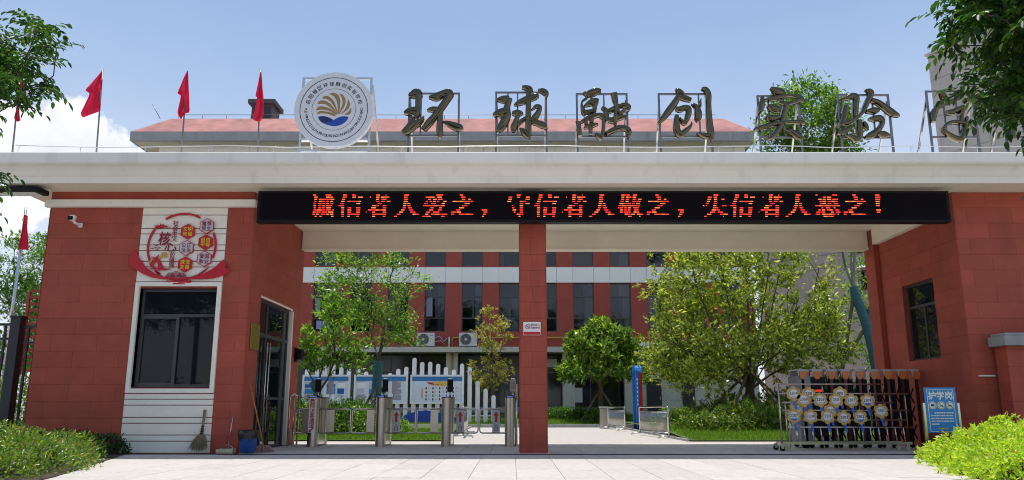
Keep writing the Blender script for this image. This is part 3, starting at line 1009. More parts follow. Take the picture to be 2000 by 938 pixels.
# ================================================================== ROOFTOP CHARACTERS
CY = 15.95
STROKES = {
 '环': (780, [[(135,185,14),(190,165,48),(250,140,60),(290,165,45)],[(285,160,45),(270,240,36),(262,330,32),(255,430,40),(230,490,26)],
   [(72,425,14),(130,405,42),(200,385,45),(265,390,40)],[(60,705,36),(130,650,52),(200,585,56),(270,560,40),(330,510,20),(350,455,5)],[(160,480,20),(195,520,34),(150,600,40)],
   [(420,200,12),(520,195,48),(620,150,42),(700,140,52),(750,180,28)],[(725,150,45),(660,250,42),(590,350,42),(500,470,42),(420,560,44),(345,655,34)],
   [(395,385,9),(470,370,30),(540,365,24)],[(590,400,28),(578,500,36),(572,620,42),(572,700,40),(572,768,10)],[(615,540,5),(700,570,33),(800,612,50),(865,632,42),(890,660,10)]]),
 '球': (955, [[(105,240,11),(170,230,38),(240,225,50),(290,220,38)],[(290,215,38),(265,300,38),(250,370,48),(250,460,52),(210,560,54),(150,640,44),(112,672,10)],
   [(65,450,20),(120,430,44),(190,420,62),(250,400,48)],[(465,65,16),(510,65,26),(570,90,38),(590,140,30)],
   [(555,90,32),(555,200,32),(555,350,36),(553,500,38),(555,650,40),(560,740,28),(572,803,5)],[(357,308,10),(440,270,36),(540,225,42),(640,190,40),(698,175,20)],
   [(690,100,14),(760,115,34),(805,150,34),(800,198,10)],[(322,425,14),(400,425,44),(482,425,8)],[(410,440,28),(380,530,30),(350,620,42),(345,690,14)],
   [(400,600,16),(450,540,24),(530,480,16)],[(430,630,5),(500,690,38),(560,760,28)],[(600,375,7),(660,330,20),(715,345,27),(690,420,34),(640,490,38),(600,540,20)],
   [(600,545,24),(680,560,36),(760,590,40),(820,638,10)]]),
 '融': (1115, [[(165,138,9),(250,150,44),(350,115,44),(418,110,20)],[(290,185,15),(280,235,10)],[(225,205,12),(160,250,11),(148,310,15),(175,400,30),(210,440,30)],
   [(185,322,10),(270,280,38),(340,255,38),(385,260,22)],[(350,265,34),(330,340,28),(340,385,26)],[(200,410,26),(270,400,26),(345,385,24)],
   [(70,530,8),(108,575,22),(110,650,32),(125,745,22)],[(110,570,12),(200,510,20),(290,470,28),(390,450,24),(450,470,34),(485,455,12)],
   [(460,480,27),(455,600,23),(445,700,27),(405,795,18)],[(340,710,10),(400,750,36),(460,730,15)],[(290,430,12),(290,500,28),(285,560,24)],
   [(178,632,8),(270,600,28),(378,575,10)],[(275,600,28),(275,725,20)],[(200,490,20),(215,590,22)],[(428,345,14),(480,380,28),(500,450,28),(515,545,22)],
   [(600,145,40),(615,220,36),(630,300,28),(625,400,22),(620,500,28),(620,605,13)],[(480,410,24),(560,380,31),(660,330,30),(760,310,31),(812,340,28),(790,388,16)],
   [(640,370,14),(690,425,24),(745,375,18)],[(490,510,24),(580,520,34),(680,480,34),(775,480,18)],[(490,715,24),(570,670,32),(680,630,32),(770,640,32),(812,690,34),(805,768,10)]]),
 '创': (1270, [[(352,75,9),(400,120,32),(462,152,16)],[(400,165,30),(340,270,42),(260,380,44),(180,480,34),(96,575,12)],[(380,180,24),(470,210,34),(565,240,22)],
   [(350,350,14),(400,370,34),(480,345,30),(530,370,34),(520,460,37),(470,565,24),(400,490,13)],[(365,450,24),(360,550,38),(370,660,42),(420,720,40),(500,660,30),(560,600,18),(578,538,4)],
   [(573,288,10),(640,340,30),(665,420,46),(665,500,40),(665,548,14)],[(688,335,18),(708,208,4)],
   [(712,78,12),(770,95,30),(805,170,38),(808,300,34),(815,450,36),(830,600,38),(845,720,40),(855,832,8)],[(645,698,6),(740,735,28),(820,740,40)]]),
 '实': (1460, [[(312,62,12),(390,110,48),(460,130,48),(512,180,18)],[(190,185,13),(195,260,30),(180,340,40),(160,415,22)],
   [(218,240,10),(320,225,28),(440,200,28),(540,180,18),(650,180,20),(720,220,44),(772,265,12)],[(720,230,34),(640,270,22),(558,302,8)],
   [(428,268,8),(490,280,25),(525,300,30),(505,400,32),(480,500,32),(450,600,36),(390,690,34),(320,760,24),(248,796,6)],[(265,318,11),(330,345,44),(400,365,42),(452,360,12)],
   [(245,462,13),(310,495,44),(390,485,34),(462,480,10)],[(82,650,12),(200,625,34),(340,580,28),(480,560,20),(620,550,22),(740,555,28),(795,575,12)],[(523,648,5),(620,690,34),(700,740,48),(752,795,14)]]),
 '验': (1625, [[(112,232,12),(190,210,25),(260,180,36),(320,200,38),(315,300,36),(310,400,34),(300,475,22)],[(180,315,24),(165,420,34),(150,500,34),(110,570,24),(80,612,6)],
   [(110,560,20),(200,560,28),(290,510,25),(370,460,20)],[(52,702,16),(130,690,34),(220,640,24),(292,588,8)],[(188,728,12),(270,760,28),(330,790,34),(370,740,34),(370,620,38),(360,520,28)],
   [(452,92,8),(510,120,34),(530,160,34),(490,240,32),(450,330,30),(410,410,24),(328,492,12)],[(530,240,24),(620,270,30),(720,340,37),(830,420,40),(930,468,8)],
   [(460,400,16),(530,390,34),(590,390,40),(645,395,10)],[(420,540,11),(450,590,27),(492,662,8)],[(500,500,13),(580,500,38),(650,490,34),(690,540,28),(660,620,30),(590,690,40),(510,740,40),(448,762,12)],
   [(620,710,18),(700,720,40),(793,742,12)]]),
 '学': (1795, [[(288,125,22),(330,200,36),(372,262,24)],[(625,15,40),(590,120,40),(540,200,34),(450,250,28),(340,290,30),(240,340,30),(190,420,36),(180,545,18)],[(215,330,22),(270,270,14),(335,252,10)],
   [(358,412,22),(430,410,34),(520,370,30),(590,350,28),(540,450,14)],[(590,370,24),(570,480,22),(570,560,20)],[(308,652,12),(360,580,20),(470,545,22),(600,560,22),(725,572,12)],
   [(640,480,18),(620,650,28),(570,780,34),(480,770,28),(390,720,22),(308,658,12)],[(620,250,30),(720,235,30),(800,260,34),(790,340,14)]]),
 '校': (1945, [[(90,330,10),(200,300,30),(330,270,20)],[(230,90,24),(225,300,34),(220,600,36),(215,790,16)],[(220,320,28),(150,470,34),(70,580,8)],[(240,380,10),(300,440,28),(340,500,8)],
   [(540,90,12),(580,140,32),(610,200,14)],[(400,270,12),(560,245,30),(760,215,20)],[(500,310,28),(440,400,30),(400,440,8)],[(640,300,14),(710,350,34),(760,420,12)],
   [(660,400,30),(580,560,38),(470,700,34),(370,790,8)],[(440,480,10),(560,590,34),(700,720,42),(830,780,10)]])}
K = 130.0 / 938.0
def catmull(pts, per=6):
    out = []
    n = len(pts)
    for i in range(n - 1):
        p0, p1, p2, p3 = pts[max(i - 1, 0)], pts[i], pts[i + 1], pts[min(i + 2, n - 1)]
        for k in range(per):
            t = k / per
            out.append(tuple(.5 * (2 * b + (c - a) * t + (2 * a - 5 * b + 4 * c - d) * t * t + (3 * b - a - 3 * c + d) * t ** 3) for a, b, c, d in zip(p0, p1, p2, p3)))
    out.append(tuple(pts[-1]))
    return out
def brush_strokes(x0, y0, strokes, Y, lift=0.0):
    mb = MB()
    sec = [(-1, 0), (-1.0, .55), (-.96, .75), (-.86, .92), (-.68, .995), (0, 1.0), (.68, .995), (.86, .92), (.96, .75), (1.0, .55), (1, 0)]
    m_ = len(sec)
    for si, st in enumerate(strokes):
        pts = []
        for (u, v, hw) in catmull(st):
            x, y = x0 + u * K, y0 + v * K
            q = P(x, y, Y)
            s_ = Y / ray(x, y).y / FPX * K
            pts.append((q.x, q.z, max(.006, hw * s_ * 1.14)))
        n = len(pts)
        vs = []
        dep0 = .12 + .006 * (si % 4)
        for i, (x, z, hw) in enumerate(pts):
            a, b = pts[max(i - 1, 0)], pts[min(i + 1, n - 1)]
            tx, tz = b[0] - a[0], b[1] - a[1]
            L = math.hypot(tx, tz) or 1
            nx, nz_ = tz / L, -tx / L
            dep = dep0 * min(1, .35 + hw / .045)
            for (a_, b_) in sec:
                vs.append((x + nx * hw * a_, Y - dep * b_ - lift, z + nz_ * hw * a_))
        fs = []
        for i in range(n - 1):
            for k in range(m_ - 1):
                fs.append((i * m_ + k, i * m_ + k + 1, (i + 1) * m_ + k + 1, (i + 1) * m_ + k))
            fs.append((i * m_ + m_ - 1, i * m_, (i + 1) * m_, (i + 1) * m_ + m_ - 1))
        mb.add(vs, fs, True)
        b0 = len(mb.v) - len(vs)
        mb.f.append([b0 + k for k in range(m_)][::-1]); mb.sm.append(False)
        mb.f.append([b0 + (n - 1) * m_ + k for k in range(m_)]); mb.sm.append(False)
    return mb
# frames (left, right, top, bottom bar in picture points on the sign plane, extra uprights)
FRM = {'环': (799, 896, 183, 265, [822]), '球': (969, 1067, 181, 265, [992, 1011]), '融': (1127, 1225, 184, 267, [1180]), '创': (1288, 1388, 184, 267, [1366]),
       '实': (1482, 1562, 188, 268, [1502, 1532]), '验': (1640, 1738, 186, 269, [1706]), '学': (1814, 1905, 179, 268, [1845, 1870]), '校': (1960, 2060, 179, 268, [2000])}
WHERE = {'环': 'first of the row, next to the round emblem', '球': 'second of the row over the LED text', '融': 'third of the row over the LED text', '创': 'fourth of the row, before the leafy tree top',
         '实': 'at the left edge of the tree top', '验': 'in front of the tree top', '学': 'half hidden by hanging leaves', '校': 'last of the row behind leaves'}
for ch, (l, r_, t_, b_, ups) in FRM.items():
    x0, st = STROKES[ch]
    pl, pr = P(l, 225, CY + .03).x, P(r_, 225, CY + .03).x
    zt_, zb_ = ZP(t_, CY + .03), ZP(b_, CY + .03)
    T = TH('rooftop_character', 'bronze brush-stroke character %s on steel frame, %s' % (ch, WHERE[ch]), 'sign character', ((pl + pr) / 2, CY, TOPZ), 'school name characters on the canopy roof')
    T.part(brush_strokes(x0, 165, st, CY), 'character_strokes', BRONZE)
    f = MB()
    yq = CY + .035
    f.bar((pl, yq, TOPZ - .01), (pl, yq, zt_ + .02), .04)
    f.bar((pr, yq, TOPZ - .01), (pr, yq, zt_ + .02), .04)
    f.bar((pl + .02, yq + .001, zt_), (pr - .02, yq + .001, zt_), .038)
    f.bar((pl + .02, yq + .001, zb_), (pr - .02, yq + .001, zb_), .038)
    for u in ups:
        ux = P(u, 225, yq).x
        f.bar((ux, yq + .002, zb_ + .02), (ux, yq + .002, zt_ - .02), .03)
    T.part(f, 'frame', FRAMEST)
    for x in (pl + .015, pr - .015):
        T.part(MB().bar((x, yq + .85, TOPZ - .01), (x, yq + .03, zt_ - .12), .036), 'rear_strut', CHROME)

# ================================================================== ROUND EMBLEM
EY = 15.72
ec = P(652, 214, EY)
ER = 77.5 * EY / ray(652, 214).y / FPX
T = TH('school_emblem', 'round pale emblem disc with gold shell and blue waves on roof', 'emblem', (ec.x, EY, TOPZ))
EMW = pmat('emblem_face', (.72, .73, .75), .45, var=.03)
dm = MB()
dm.ring(ec.x, ec.z, .001, ER, EY, EY + .12, 72)
disc = T.part(dm, 'disc', EMW)
kk = 170.0 / 938.0
def em(u, v):
    q = P(570 + u * kk, 130 + v * kk, EY)
    return (q.x, q.z)
mcx, mcz = em(452, 460)
mcz = ec.z + .012
rp = MB()
rp.ring(ec.x, ec.z, ER * .845, ER * .860, EY - .004, EY - .001, 72)
rp.ring(ec.x, ec.z, ER * .548, ER * .554, EY - .004, EY - .001, 72)
T.part(rp, 'ring_lines', INK, disc)
tx = MB()
for i, ch in enumerate('岳阳楼区环球融创实验学校'):
    a = R(163 - i * (146 / 11.0))
    rr = ER * .685
    put_char(tx, ch, ec.x + rr * math.cos(a), ec.z + rr * math.sin(a), EY - .004, ER * .125, .012, a - math.pi / 2)
s_ = 'YUE YANG LOU QU HUAN QIU RONG CHUANG SHI YAN XUE XIAO'
a0, a1 = 177, 363
ws = [glyph(c)[2] if c != ' ' else .5 for c in s_]
tot = sum(ws)
acc = 0
for c, w_ in zip(s_, ws):
    a = R(a0 + (a1 - a0) * (acc + w_ / 2) / tot)
    acc += w_
    if c != ' ':
        rr = ER * .70
        put_char(tx, c, ec.x + rr * math.cos(a), ec.z + rr * math.sin(a), EY - .004, ER * .075, .004, a + math.pi / 2)
T.part(tx, 'lettering', INK, disc)['kind'] = 'stuff'
def petal(pts):
    return [em(u, v) for (u, v, _) in catmull([(a, b, 0) for a, b in pts], 5)]
gm = MB()
for L in ([(270, 505), (310, 482), (380, 488), (440, 505), (472, 522), (452, 535), (400, 515), (330, 505), (272, 512)],
          [(262, 470), (285, 438), (340, 432), (420, 460), (482, 515), (470, 515), (400, 478), (320, 465), (265, 474)],
          [(275, 405), (305, 372), (360, 372), (430, 420), (490, 510), (478, 505), (420, 445), (350, 405), (278, 408)],
          [(325, 345), (355, 320), (410, 330), (460, 390), (497, 505), (487, 495), (445, 415), (395, 360), (328, 345)],
          [(405, 298), (440, 286), (490, 300), (520, 360), (518, 440), (505, 510), (498, 490), (490, 400), (460, 330), (408, 300)],
          [(512, 295), (550, 310), (578, 360), (570, 420), (540, 470), (512, 515), (520, 480), (548, 400), (540, 340), (515, 300)],
          [(605, 355), (625, 390), (622, 430), (595, 470), (530, 515), (560, 480), (590, 430), (604, 380)],
          [(640, 450), (638, 490), (615, 518), (570, 518), (610, 490), (634, 455)]):
    gm.prism(petal(L), EY - .006, EY - .001)
T.part(gm, 'gold_shell', pmat('emblem_gold', (.36, .21, .07), .4, .2, var=.05), disc)
bm1 = MB().prism(petal([(282, 545), (330, 535), (390, 548), (445, 580), (410, 600), (335, 608), (300, 580), (284, 548)]), EY - .006, EY - .001)
T.part(bm1, 'dark_wave', NAVY, disc)
bm2 = MB().prism(petal([(335, 611), (400, 606), (450, 580), (510, 548), (570, 538), (607, 550), (585, 590), (530, 628), (460, 644), (390, 632), (340, 613)]), EY - .007, EY - .001)
T.part(bm2, 'light_wave', BLUEW, disc)
f = MB()
el, er_, et = P(591, 200, EY + .25).x, P(724, 200, EY + .25).x, ZP(152, EY + .25)
ey = EY + .25
f.bar((el, ey, TOPZ - .01), (el, ey, et), .05)
f.bar((er_, ey, TOPZ - .01), (er_, ey, et), .05)
f.bar((el, ey + .001, et - .025), (er_, ey + .001, et - .025), .048)
f.bar((el, ey + .001, TOPZ + .28), (er_, ey + .001, TOPZ + .28), .048)
for x in (el, er_):
    f.bar((x + .12, ey + .9, TOPZ - .01), (x + .02, ey + .05, et - .15), .045)
for z in (TOPZ + .5, TOPZ + 1.1):
    f.bar((el + .02, ey - .06, z), (er_ - .02, ey - .06, z), .05, .14)
T.part(f, 'frame', CHROME)

# ================================================================== FLAGS
def flag(pole_top, pole_base, L, Rr, Y, label, grp='red flags on the canopy roof'):
    tp, bs = P(*pole_top, Y), P(*pole_base, Y)
    T = TH('red_flag', label, 'flag', (bs.x, Y, TOPZ), grp)
    T.part(MB().tube([(bs.x, Y, TOPZ - .01), (tp.x, Y, tp.z + .04)], [.02, .013], 8), 'pole', FRAMEST)
    n, m_ = 24, 12
    Lc = catmull([(a, b, 0) for a, b in L], 1 + 24 // (len(L) - 1))
    Rc = catmull([(a, b, 0) for a, b in Rr], 1 + 24 // (len(Rr) - 1))
    vs, fs = [], []
    for i in range(n + 1):
        t = i / n
        a = Lc[min(len(Lc) - 1, round(t * (len(Lc) - 1)))]
        b = Rc[min(len(Rc) - 1, round(t * (len(Rc) - 1)))]
        for j in range(m_ + 1):
            s_ = j / m_
            x, y = b[0] + (a[0] - b[0]) * s_, b[1] + (a[1] - b[1]) * s_
            yy = Y - .02 + (.16 * math.sin(s_ * 9 + t * 2.5 + pole_top[0]) * min(1, s_ * 3) * (.35 + .65 * t)) + .02 * math.sin(t * 14 + s_ * 5)
            q = P(x, y, yy)
            vs.append(q)
    for i in range(n):
        for j in range(m_):
            p = i * (m_ + 1) + j
            fs.append((p, p + 1, p + m_ + 2, p + m_ + 1))
    T.part(MB().add(vs, fs, True), 'cloth', flagm)
flagm = leafmat('flag_cloth', (.56, .028, .065), (.56, .028, .065), (.56, .028, .065), trans=.5, rough=.7, spec=.15)
fm = flagm.node_tree.nodes['Vector Math']
fm.inputs[1].default_value = (1.5, 1.2, 1.5)
q = .341
flag((115 * q, 148), (75 * q, 296), [(38, 150), (33, 175), (32, 190), (38, 200), (30, 220), (28, 232), (34, 238)], [(40, 150), (46, 170), (52, 182), (45, 195), (38, 215), (40, 236)], 16.3, 'red flag on a pole mostly hidden by leaves at far left')
flag((588 * q, 138), (556 * q, 296), [(588 * q, 137), (555 * q, 150), (520 * q, 164), (490 * q, 176), (512 * q, 184), (490 * q, 201), (462 * q, 222), (475 * q, 230)],
     [(588 * q, 137), (587 * q, 150), (586 * q, 163), (584 * q, 176), (580 * q, 190), (577 * q, 204), (573 * q, 214), (568 * q, 218)], 16.3, 'widest red flag spreading left from its pole above the cloud')
flag((1075 * q, 138), (1040 * q, 296), [(1075 * q, 137), (1055 * q, 150), (1035 * q, 167), (1017 * q, 182), (1035 * q, 187), (1025 * q, 205), (1017 * q, 222), (1036 * q, 234)],
     [(1076 * q, 137), (1079 * q, 150), (1080 * q, 165), (1084 * q, 190), (1085 * q, 205), (1084 * q, 219), (1060 * q, 222), (1050 * q, 226)], 16.3, 'folded red flag over the left end of the pink roof')
flag((509, 141), (504.5, 296), [(508, 141), (505, 158), (502, 172), (499, 188), (502, 190), (498, 212), (494, 233), (500, 236)],
     [(510.5, 141), (512, 158), (513, 175), (515, 192), (515, 208), (515, 223), (510, 235), (506, 239)], 16.3, 'narrow hanging red flag nearest the round emblem')

# ================================================================== ROUND VALUES SIGN ON THE WHITE STRIP
VY = Wf - .055
ks = 240.0 / 1251.0
def vp(u, v):
    q = P(240 + u * ks, 390 + v * ks, VY)
    return (q.x, q.z)
def vpoly(pts, smooth=0):
    if smooth:
        pts = [(a, b) for (a, b, _) in catmull([(a, b, 0) for a, b in pts], smooth)]
    return [vp(u, v) for u, v in pts]
c0 = vp(600, 480)
T = TH('slogan_sign', 'round red slogan sign with hexagons and sweeping ribbon above the window', 'sign', (c0[0], VY, c0[1]))
SM_ = VY / ray(355, 480).y / FPX * ks          # metres per zoom pixel
cx, cz = vp(600, 480)
for (a0, a1) in ((62, 123), (140, 235), (-20, 25), (246, 300)):
    T.part(MB().ring(cx, cz, 333 * SM_, 354 * SM_, VY - .012, VY + .012, 40, a0, a1), 'ring_arc', SIGNR)
rb = MB()
left_rib = [(62, 640), (85, 580), (125, 500), (170, 590), (240, 690), (330, 755), (440, 790), (560, 800), (560, 815), (420, 815), (300, 795), (200, 755), (120, 700)]
right_rib = [(560, 800), (720, 785), (830, 755), (930, 700), (1028, 612), (1058, 670), (1040, 690), (1093, 722), (1040, 770), (930, 805), (800, 815), (560, 815)]
rb.prism(vpoly(left_rib), VY - .03, VY - .014)
rb.prism(vpoly(right_rib), VY - .034, VY - .0135)
T.part(rb, 'ribbon', SIGNR)
br = MB()
br.prism(vpoly([(443, 827), (697, 825), (693, 848), (570, 848), (560, 840), (443, 836)]), VY - .012, VY + .01)
br.prism(vpoly([(512, 848), (630, 854), (630, 863), (512, 863)]), VY - .012, VY + .01)
br.prism(vpoly([(322, 730), (345, 732), (410, 785), (380, 785)]), VY - .012, VY + .01)
br.prism(vpoly([(735, 780), (880, 682), (868, 700), (795, 765)]), VY - .012, VY + .01)
T.part(br, 'underline_bars', SIGNR)
cl = MB()
for i, (u, v, r_) in enumerate(((545, 790, 58), (488, 795, 48), (602, 795, 48))):
    x, z = vp(u, v)
    for k in range(5):
        ra = r_ * (1 - k * .19)
        cl.ring(x, z, (ra - 6) * SM_, ra * SM_, VY - .040 - i * .001, VY - .036, 24, 0, 180)
T.part(cl, 'cloud_motif', SIGNRD)
mt = MB()
mt.prism(vpoly([(340, 280), (365, 262), (375, 268), (385, 243), (400, 262), (412, 250), (430, 268), (445, 265), (465, 280)]), VY - .014, VY + .01)
mt.prism(vpoly([(318, 266), (400, 263), (400, 268), (318, 270)]), VY - .013, VY + .009)
mt.prism(vpoly([(340, 279), (488, 279), (488, 283), (340, 284)]), VY - .015, VY + .008)
mt.prism(vpoly([(325, 288), (420, 288), (420, 292), (325, 292)]), VY - .013, VY + .009)
T.part(mt, 'mountain_motif', SIGNR)
bd = MB()
for (u, v, s_) in ((340, 465, 30), (300, 500, 22), (350, 508, 20), (368, 492, 18), (330, 490, 14)):
    bd.prism(vpoly([(u - s_, v - s_ * .15), (u - s_ * .5, v - s_ * .35), (u, v), (u + s_ * .5, v - s_ * .4), (u + s_, v - s_ * .2), (u + s_ * .5, v - s_ * .15), (u, v + s_ * .3), (u - s_ * .5, v - s_ * .1)]), VY - .012, VY + .008)
T.part(bd, 'bird_motif', SIGNRD)
fg = MB()
fg.prism(vpoly([(330, 600), (360, 585), (395, 650), (412, 700), (362, 705), (355, 640), (330, 640), (310, 680), (285, 682), (272, 655), (300, 640)], 3), VY - .014, VY + .008)
fg.prism(vpoly([(290, 580), (330, 590), (365, 565), (370, 595), (320, 612)], 2), VY - .016, VY + .008)
fg.prism(vpoly([(278, 700), (360, 698), (485, 702), (485, 712), (440, 712), (440, 722), (362, 722), (362, 706), (278, 704)]), VY - .013, VY + .008)
T.part(fg, 'bugler_motif', SIGNR)
hn = MB()
hn.prism(vpoly([(368, 580), (395, 565), (398, 545), (415, 535), (440, 538), (448, 560), (445, 585), (425, 592), (405, 582), (378, 602), (362, 598)], 3), VY - .018, VY + .008)
hn.prism(vpoly([(265, 650), (285, 615), (300, 605), (305, 612), (290, 640), (272, 655)], 2), VY - .018, VY + .008)
T.part(hn, 'horn_motif', GOLD)
tt = MB()
for ch, u, v in (('社', 542, 243), ('会', 536, 297), ('主', 529, 350), ('义', 525, 402), ('价', 508, 560), ('值', 502, 615), ('观', 498, 670)):
    x, z = vp(u, v)
    tt = MB()
    put_char(tt, ch, x, z, VY - .014, 60 * SM_, .035)
    T.part(tt, 'small_character', SIGNRD)
x, z = vp(428, 400)
tk = MB()
put_char(tk, '核', x, z, VY - .014, 150 * SM_, .035, R(-4), .85)
T.part(tk, 'large_character', SIGNRD)
x, z = vp(490, 488)
tk = MB()
put_char(tk, '心', x, z, VY - .014, 95 * SM_, .03, R(-4), 1.4)
T.part(tk, 'large_character', SIGNRD)
HEX = [(665, 327, '文明', '和谐', 1), (858, 272, '富强', '民主', 0), (650, 494, '公正', '法治', 0), (845, 436, '自由', '平等', 1), (636, 661, '诚信', '友善', 1), (832, 605, '爱国', '敬业', 0)]
for (u, v, a, b, red) in HEX:
    x, z = vp(u, v)
    hr = 82 * SM_
    def hexp(r_):
        return [(x + r_ * math.cos(R(90 + 60 * i)), z + r_ * math.sin(R(90 + 60 * i))) for i in range(6)]
    h1 = T.part(MB().prism(hexp(hr), VY - .024, VY + .01), 'hexagon', SIGNR)
    if not red:
        T.part(MB().prism(hexp(hr * .90), VY - .027, VY - .0245), 'hexagon_face', SIGNG, h1)
    tm = MB()
    for ch, du, dv in ((a[0], -26, -26), (a[1], 26, -26), (b[0], -26, 26), (b[1], 26, 26)):
        put_char(tm, ch, x + du * SM_, z - dv * SM_, VY - .030, 49 * SM_, .03)
    T.part(tm, 'hexagon_lettering', YEL if red else SIGNRD, h1)

# ================================================================== SMALL THINGS ON AND BESIDE THE GUARDHOUSE
# security camera
p = P(157, 437, Wf - .02)
T = TH('security_camera', 'white dome security camera on the red wall below the canopy', 'camera', (p.x, Wf, p.z))
T.part(MB().box(p.x - .02, p.x + .06, Wf - .075, Wf - .02, p.z - .09, p.z + .0, .01), 'bracket', SIGNW)
T.part(MB().tube([(p.x + .02, Wf - .06, p.z - .05), (p.x - .02, Wf - .20, p.z - .02), (p.x - .05, Wf - .24, p.z + .04)], .025, 8), 'arm', SIGNW)
T.part(MB().lathe((p.x - .05, Wf - .24, p.z + .0), [(.02, 0), (.055, .02), (.068, .06), (.068, .11), (.04, .13)], 16), 'dome', SIGNW)
T.part(MB().box(p.x - .11, p.x - .01, Wf - .325, Wf - .300, p.z + .015, p.z + .095, .01), 'lens', BLACK)
# flood light below the canopy
p = P(40, 367, 15.75)
T = TH('flood_light', 'flat black flood light fixed under the canopy at far left', 'lamp', (p.x, 15.75, SOFZ))
T.part(MB().box(p.x - .55, p.x + .50, 15.55, 15.95, SOFZ - .16, SOFZ - .05, .03), 'lamp_body', BLACK)
T.part(MB().box(p.x - .06, p.x + .06, 15.70, 15.80, SOFZ - .05, SOFZ - .002), 'bracket', BLACKM)
T.part(MB().box(p.x - .45, p.x + .40, 15.60, 15.90, SOFZ - .166, SOFZ - .161), 'lens', SIGNW)
# brass plaque on the passage wall
T = MB().box(PX + .02, PX + .035, 16.42, 16.98, 2.08, 2.62, .004).build('brass_plaque', BRASS)
tag(T, 'yellowish brass plaque on the red wall beside the glass door', 'plaque')
# wall lamp after the door
T = TH('wall_lamp', 'small black wall light on red wall end beyond the door', 'lamp', (PX, 19.95, 2.1))
T.part(MB().box(PX + .02, PX + .06, 19.85, 20.05, 2.0, 2.35, .01), 'backplate', BLACK)
T.part(MB().box(PX + .06, PX + .20, 19.82, 20.08, 2.06, 2.32, .03), 'lamp_body', BLACK)
# twig broom leaning on the planks
b0, b1 = G(372, 889), P(400, 803, Wf - .06)
b0 = Vector((b0.x, 16.0, .02)); b1 = Vector((b1.x, Wf - .05, b1.z))
T = TH('twig_broom', 'twig broom leaning upright on the white planks', 'broom', (b0.x, b0.y, 0))
mid = b0.lerp(b1, .42)
sp = MB()
for k in range(26):
    a = k * 2.4
    o_ = Vector((math.cos(a), math.sin(a) * .4, 0)) * .016 * math.sqrt(k / 26)
    sp.tube([mid + o_ * 2, b0.lerp(b1, .7) + o_ * 1.3, b1 + o_ * 1.6 + Vector((0, 0, random.uniform(-.05, .03)))], .007, 5)
T.part(sp, 'handle', STRAW)
bs = MB()
for k in range(260):
    a = random.uniform(0, 6.28)
    r_ = math.sqrt(random.random())
    e = b0 + Vector((math.cos(a) * r_ * .20 - .03, math.sin(a) * r_ * .07, random.uniform(0, .10) + .05 * r_))
    s0 = mid + Vector((math.cos(a) * r_ * .035, math.sin(a) * r_ * .02, random.uniform(-.03, .03)))
    c = s0.lerp(e, .5) + Vector((math.cos(a) * .02, 0, .03))
    bs.tube([s0, c, e], [.005, .004, .002], 3, cap=False)
T.part(bs, 'bristles', STRAW)
bn = MB()
for k in range(4):
    q0 = mid.lerp(b1, .02 + k * .1)
    bn.tube([q0, q0 + (b1 - mid).normalized() * .025], .034 - k * .003, 10)
T.part(bn, 'binding', BLACK)
# long-handled dustpan
p = G(425, 889)
T = TH('dustpan', 'steel dustpan with thin upright handle beside the twig broom', 'dustpan', (p.x, 16.05, 0))
dp = MB()
dp.box(p.x - .155, p.x + .155, 15.92, 16.12, .004, .014)
dp.box(p.x - .155, p.x + .155, 16.12, 16.13, .004, .105)
dp.box(p.x - .165, p.x - .155, 15.92, 16.13, .004, .09)
dp.box(p.x + .155, p.x + .165, 15.92, 16.13, .004, .09)
dp.box(p.x - .155, p.x + .155, 15.915, 15.925, .004, .09)
T.part(dp, 'pan', STEEL)
hd = MB()
hd.tube([(p.x - .13, 16.12, .09), (p.x, 16.13, .17), (p.x + .13, 16.12, .09)], .006, 6)
hd.tube([(p.x, 16.13, .17), (p.x + .05, 16.15, .72)], .009, 6)
T.part(hd, 'handle', CHROME)
# blue bin with bag
p = Vector((-5.33, 16.42, 0))
p.x = P(487, 860, 16.05).x; p.y = 16.02 - .03
T = TH('waste_bin', 'blue bin with black bag at the corner by the glass door', 'bin', (p.x, p.y, 0))
T.part(MB().lathe(p, [(.135, 0.02), (.15, .03), (.175, .42), (.18, .43)], 20), 'bucket', BIN)
bg_ = MB()
prof_ = []
vs, fs = [], []
n = 36
for j, (r_, z) in enumerate(((.165, .40), (.19, .455), (.20, .44), (.196, .36), (.19, .30))):
    for k in range(n):
        a = 6.2832 * k / n
        rr = r_ + (.008 * math.sin(k * 2.7 + j) if j > 1 else 0)
        vs.append((p.x + rr * math.cos(a), p.y + rr * math.sin(a), z - (.05 * max(0, math.sin(k * .9)) if j == 4 else 0)))
for j in range(4):
    for k in range(n):
        fs.append((j * n + k, j * n + (k + 1) % n, (j + 1) * n + (k + 1) % n, (j + 1) * n + k))
bg_.add(vs, fs, True)
T.part(bg_, 'bag', BAG)
# orange-handled mop leaning behind the bin
a, b = P(496, 750, 16.5), P(505, 832, 16.5)
T = TH('mop', 'mop with orange handle and pink strands beside the blue bin', 'mop', (b.x + .15, 16.6, 0))
foot = Vector((P(515, 874, 16.55).x, 16.55, .06))
hd = MB().tube([foot + Vector((0, 0, .05)), Vector((PX + .06, 16.5, 1.34))], .014, 8)
T.part(hd, 'handle', ORANGEW)
st = MB()
for k in range(150):
    a = random.uniform(0, 6.28); r_ = random.uniform(.05, .22)
    st.tube([foot + Vector((0, 0, .07)), foot + Vector((math.cos(a) * r_ * .6, math.sin(a) * r_ * .45, .06)), foot + Vector((math.cos(a) * r_, math.sin(a) * r_ * .7, -.05))], .009, 4, cap=False)
T.part(st, 'strands', MOP)
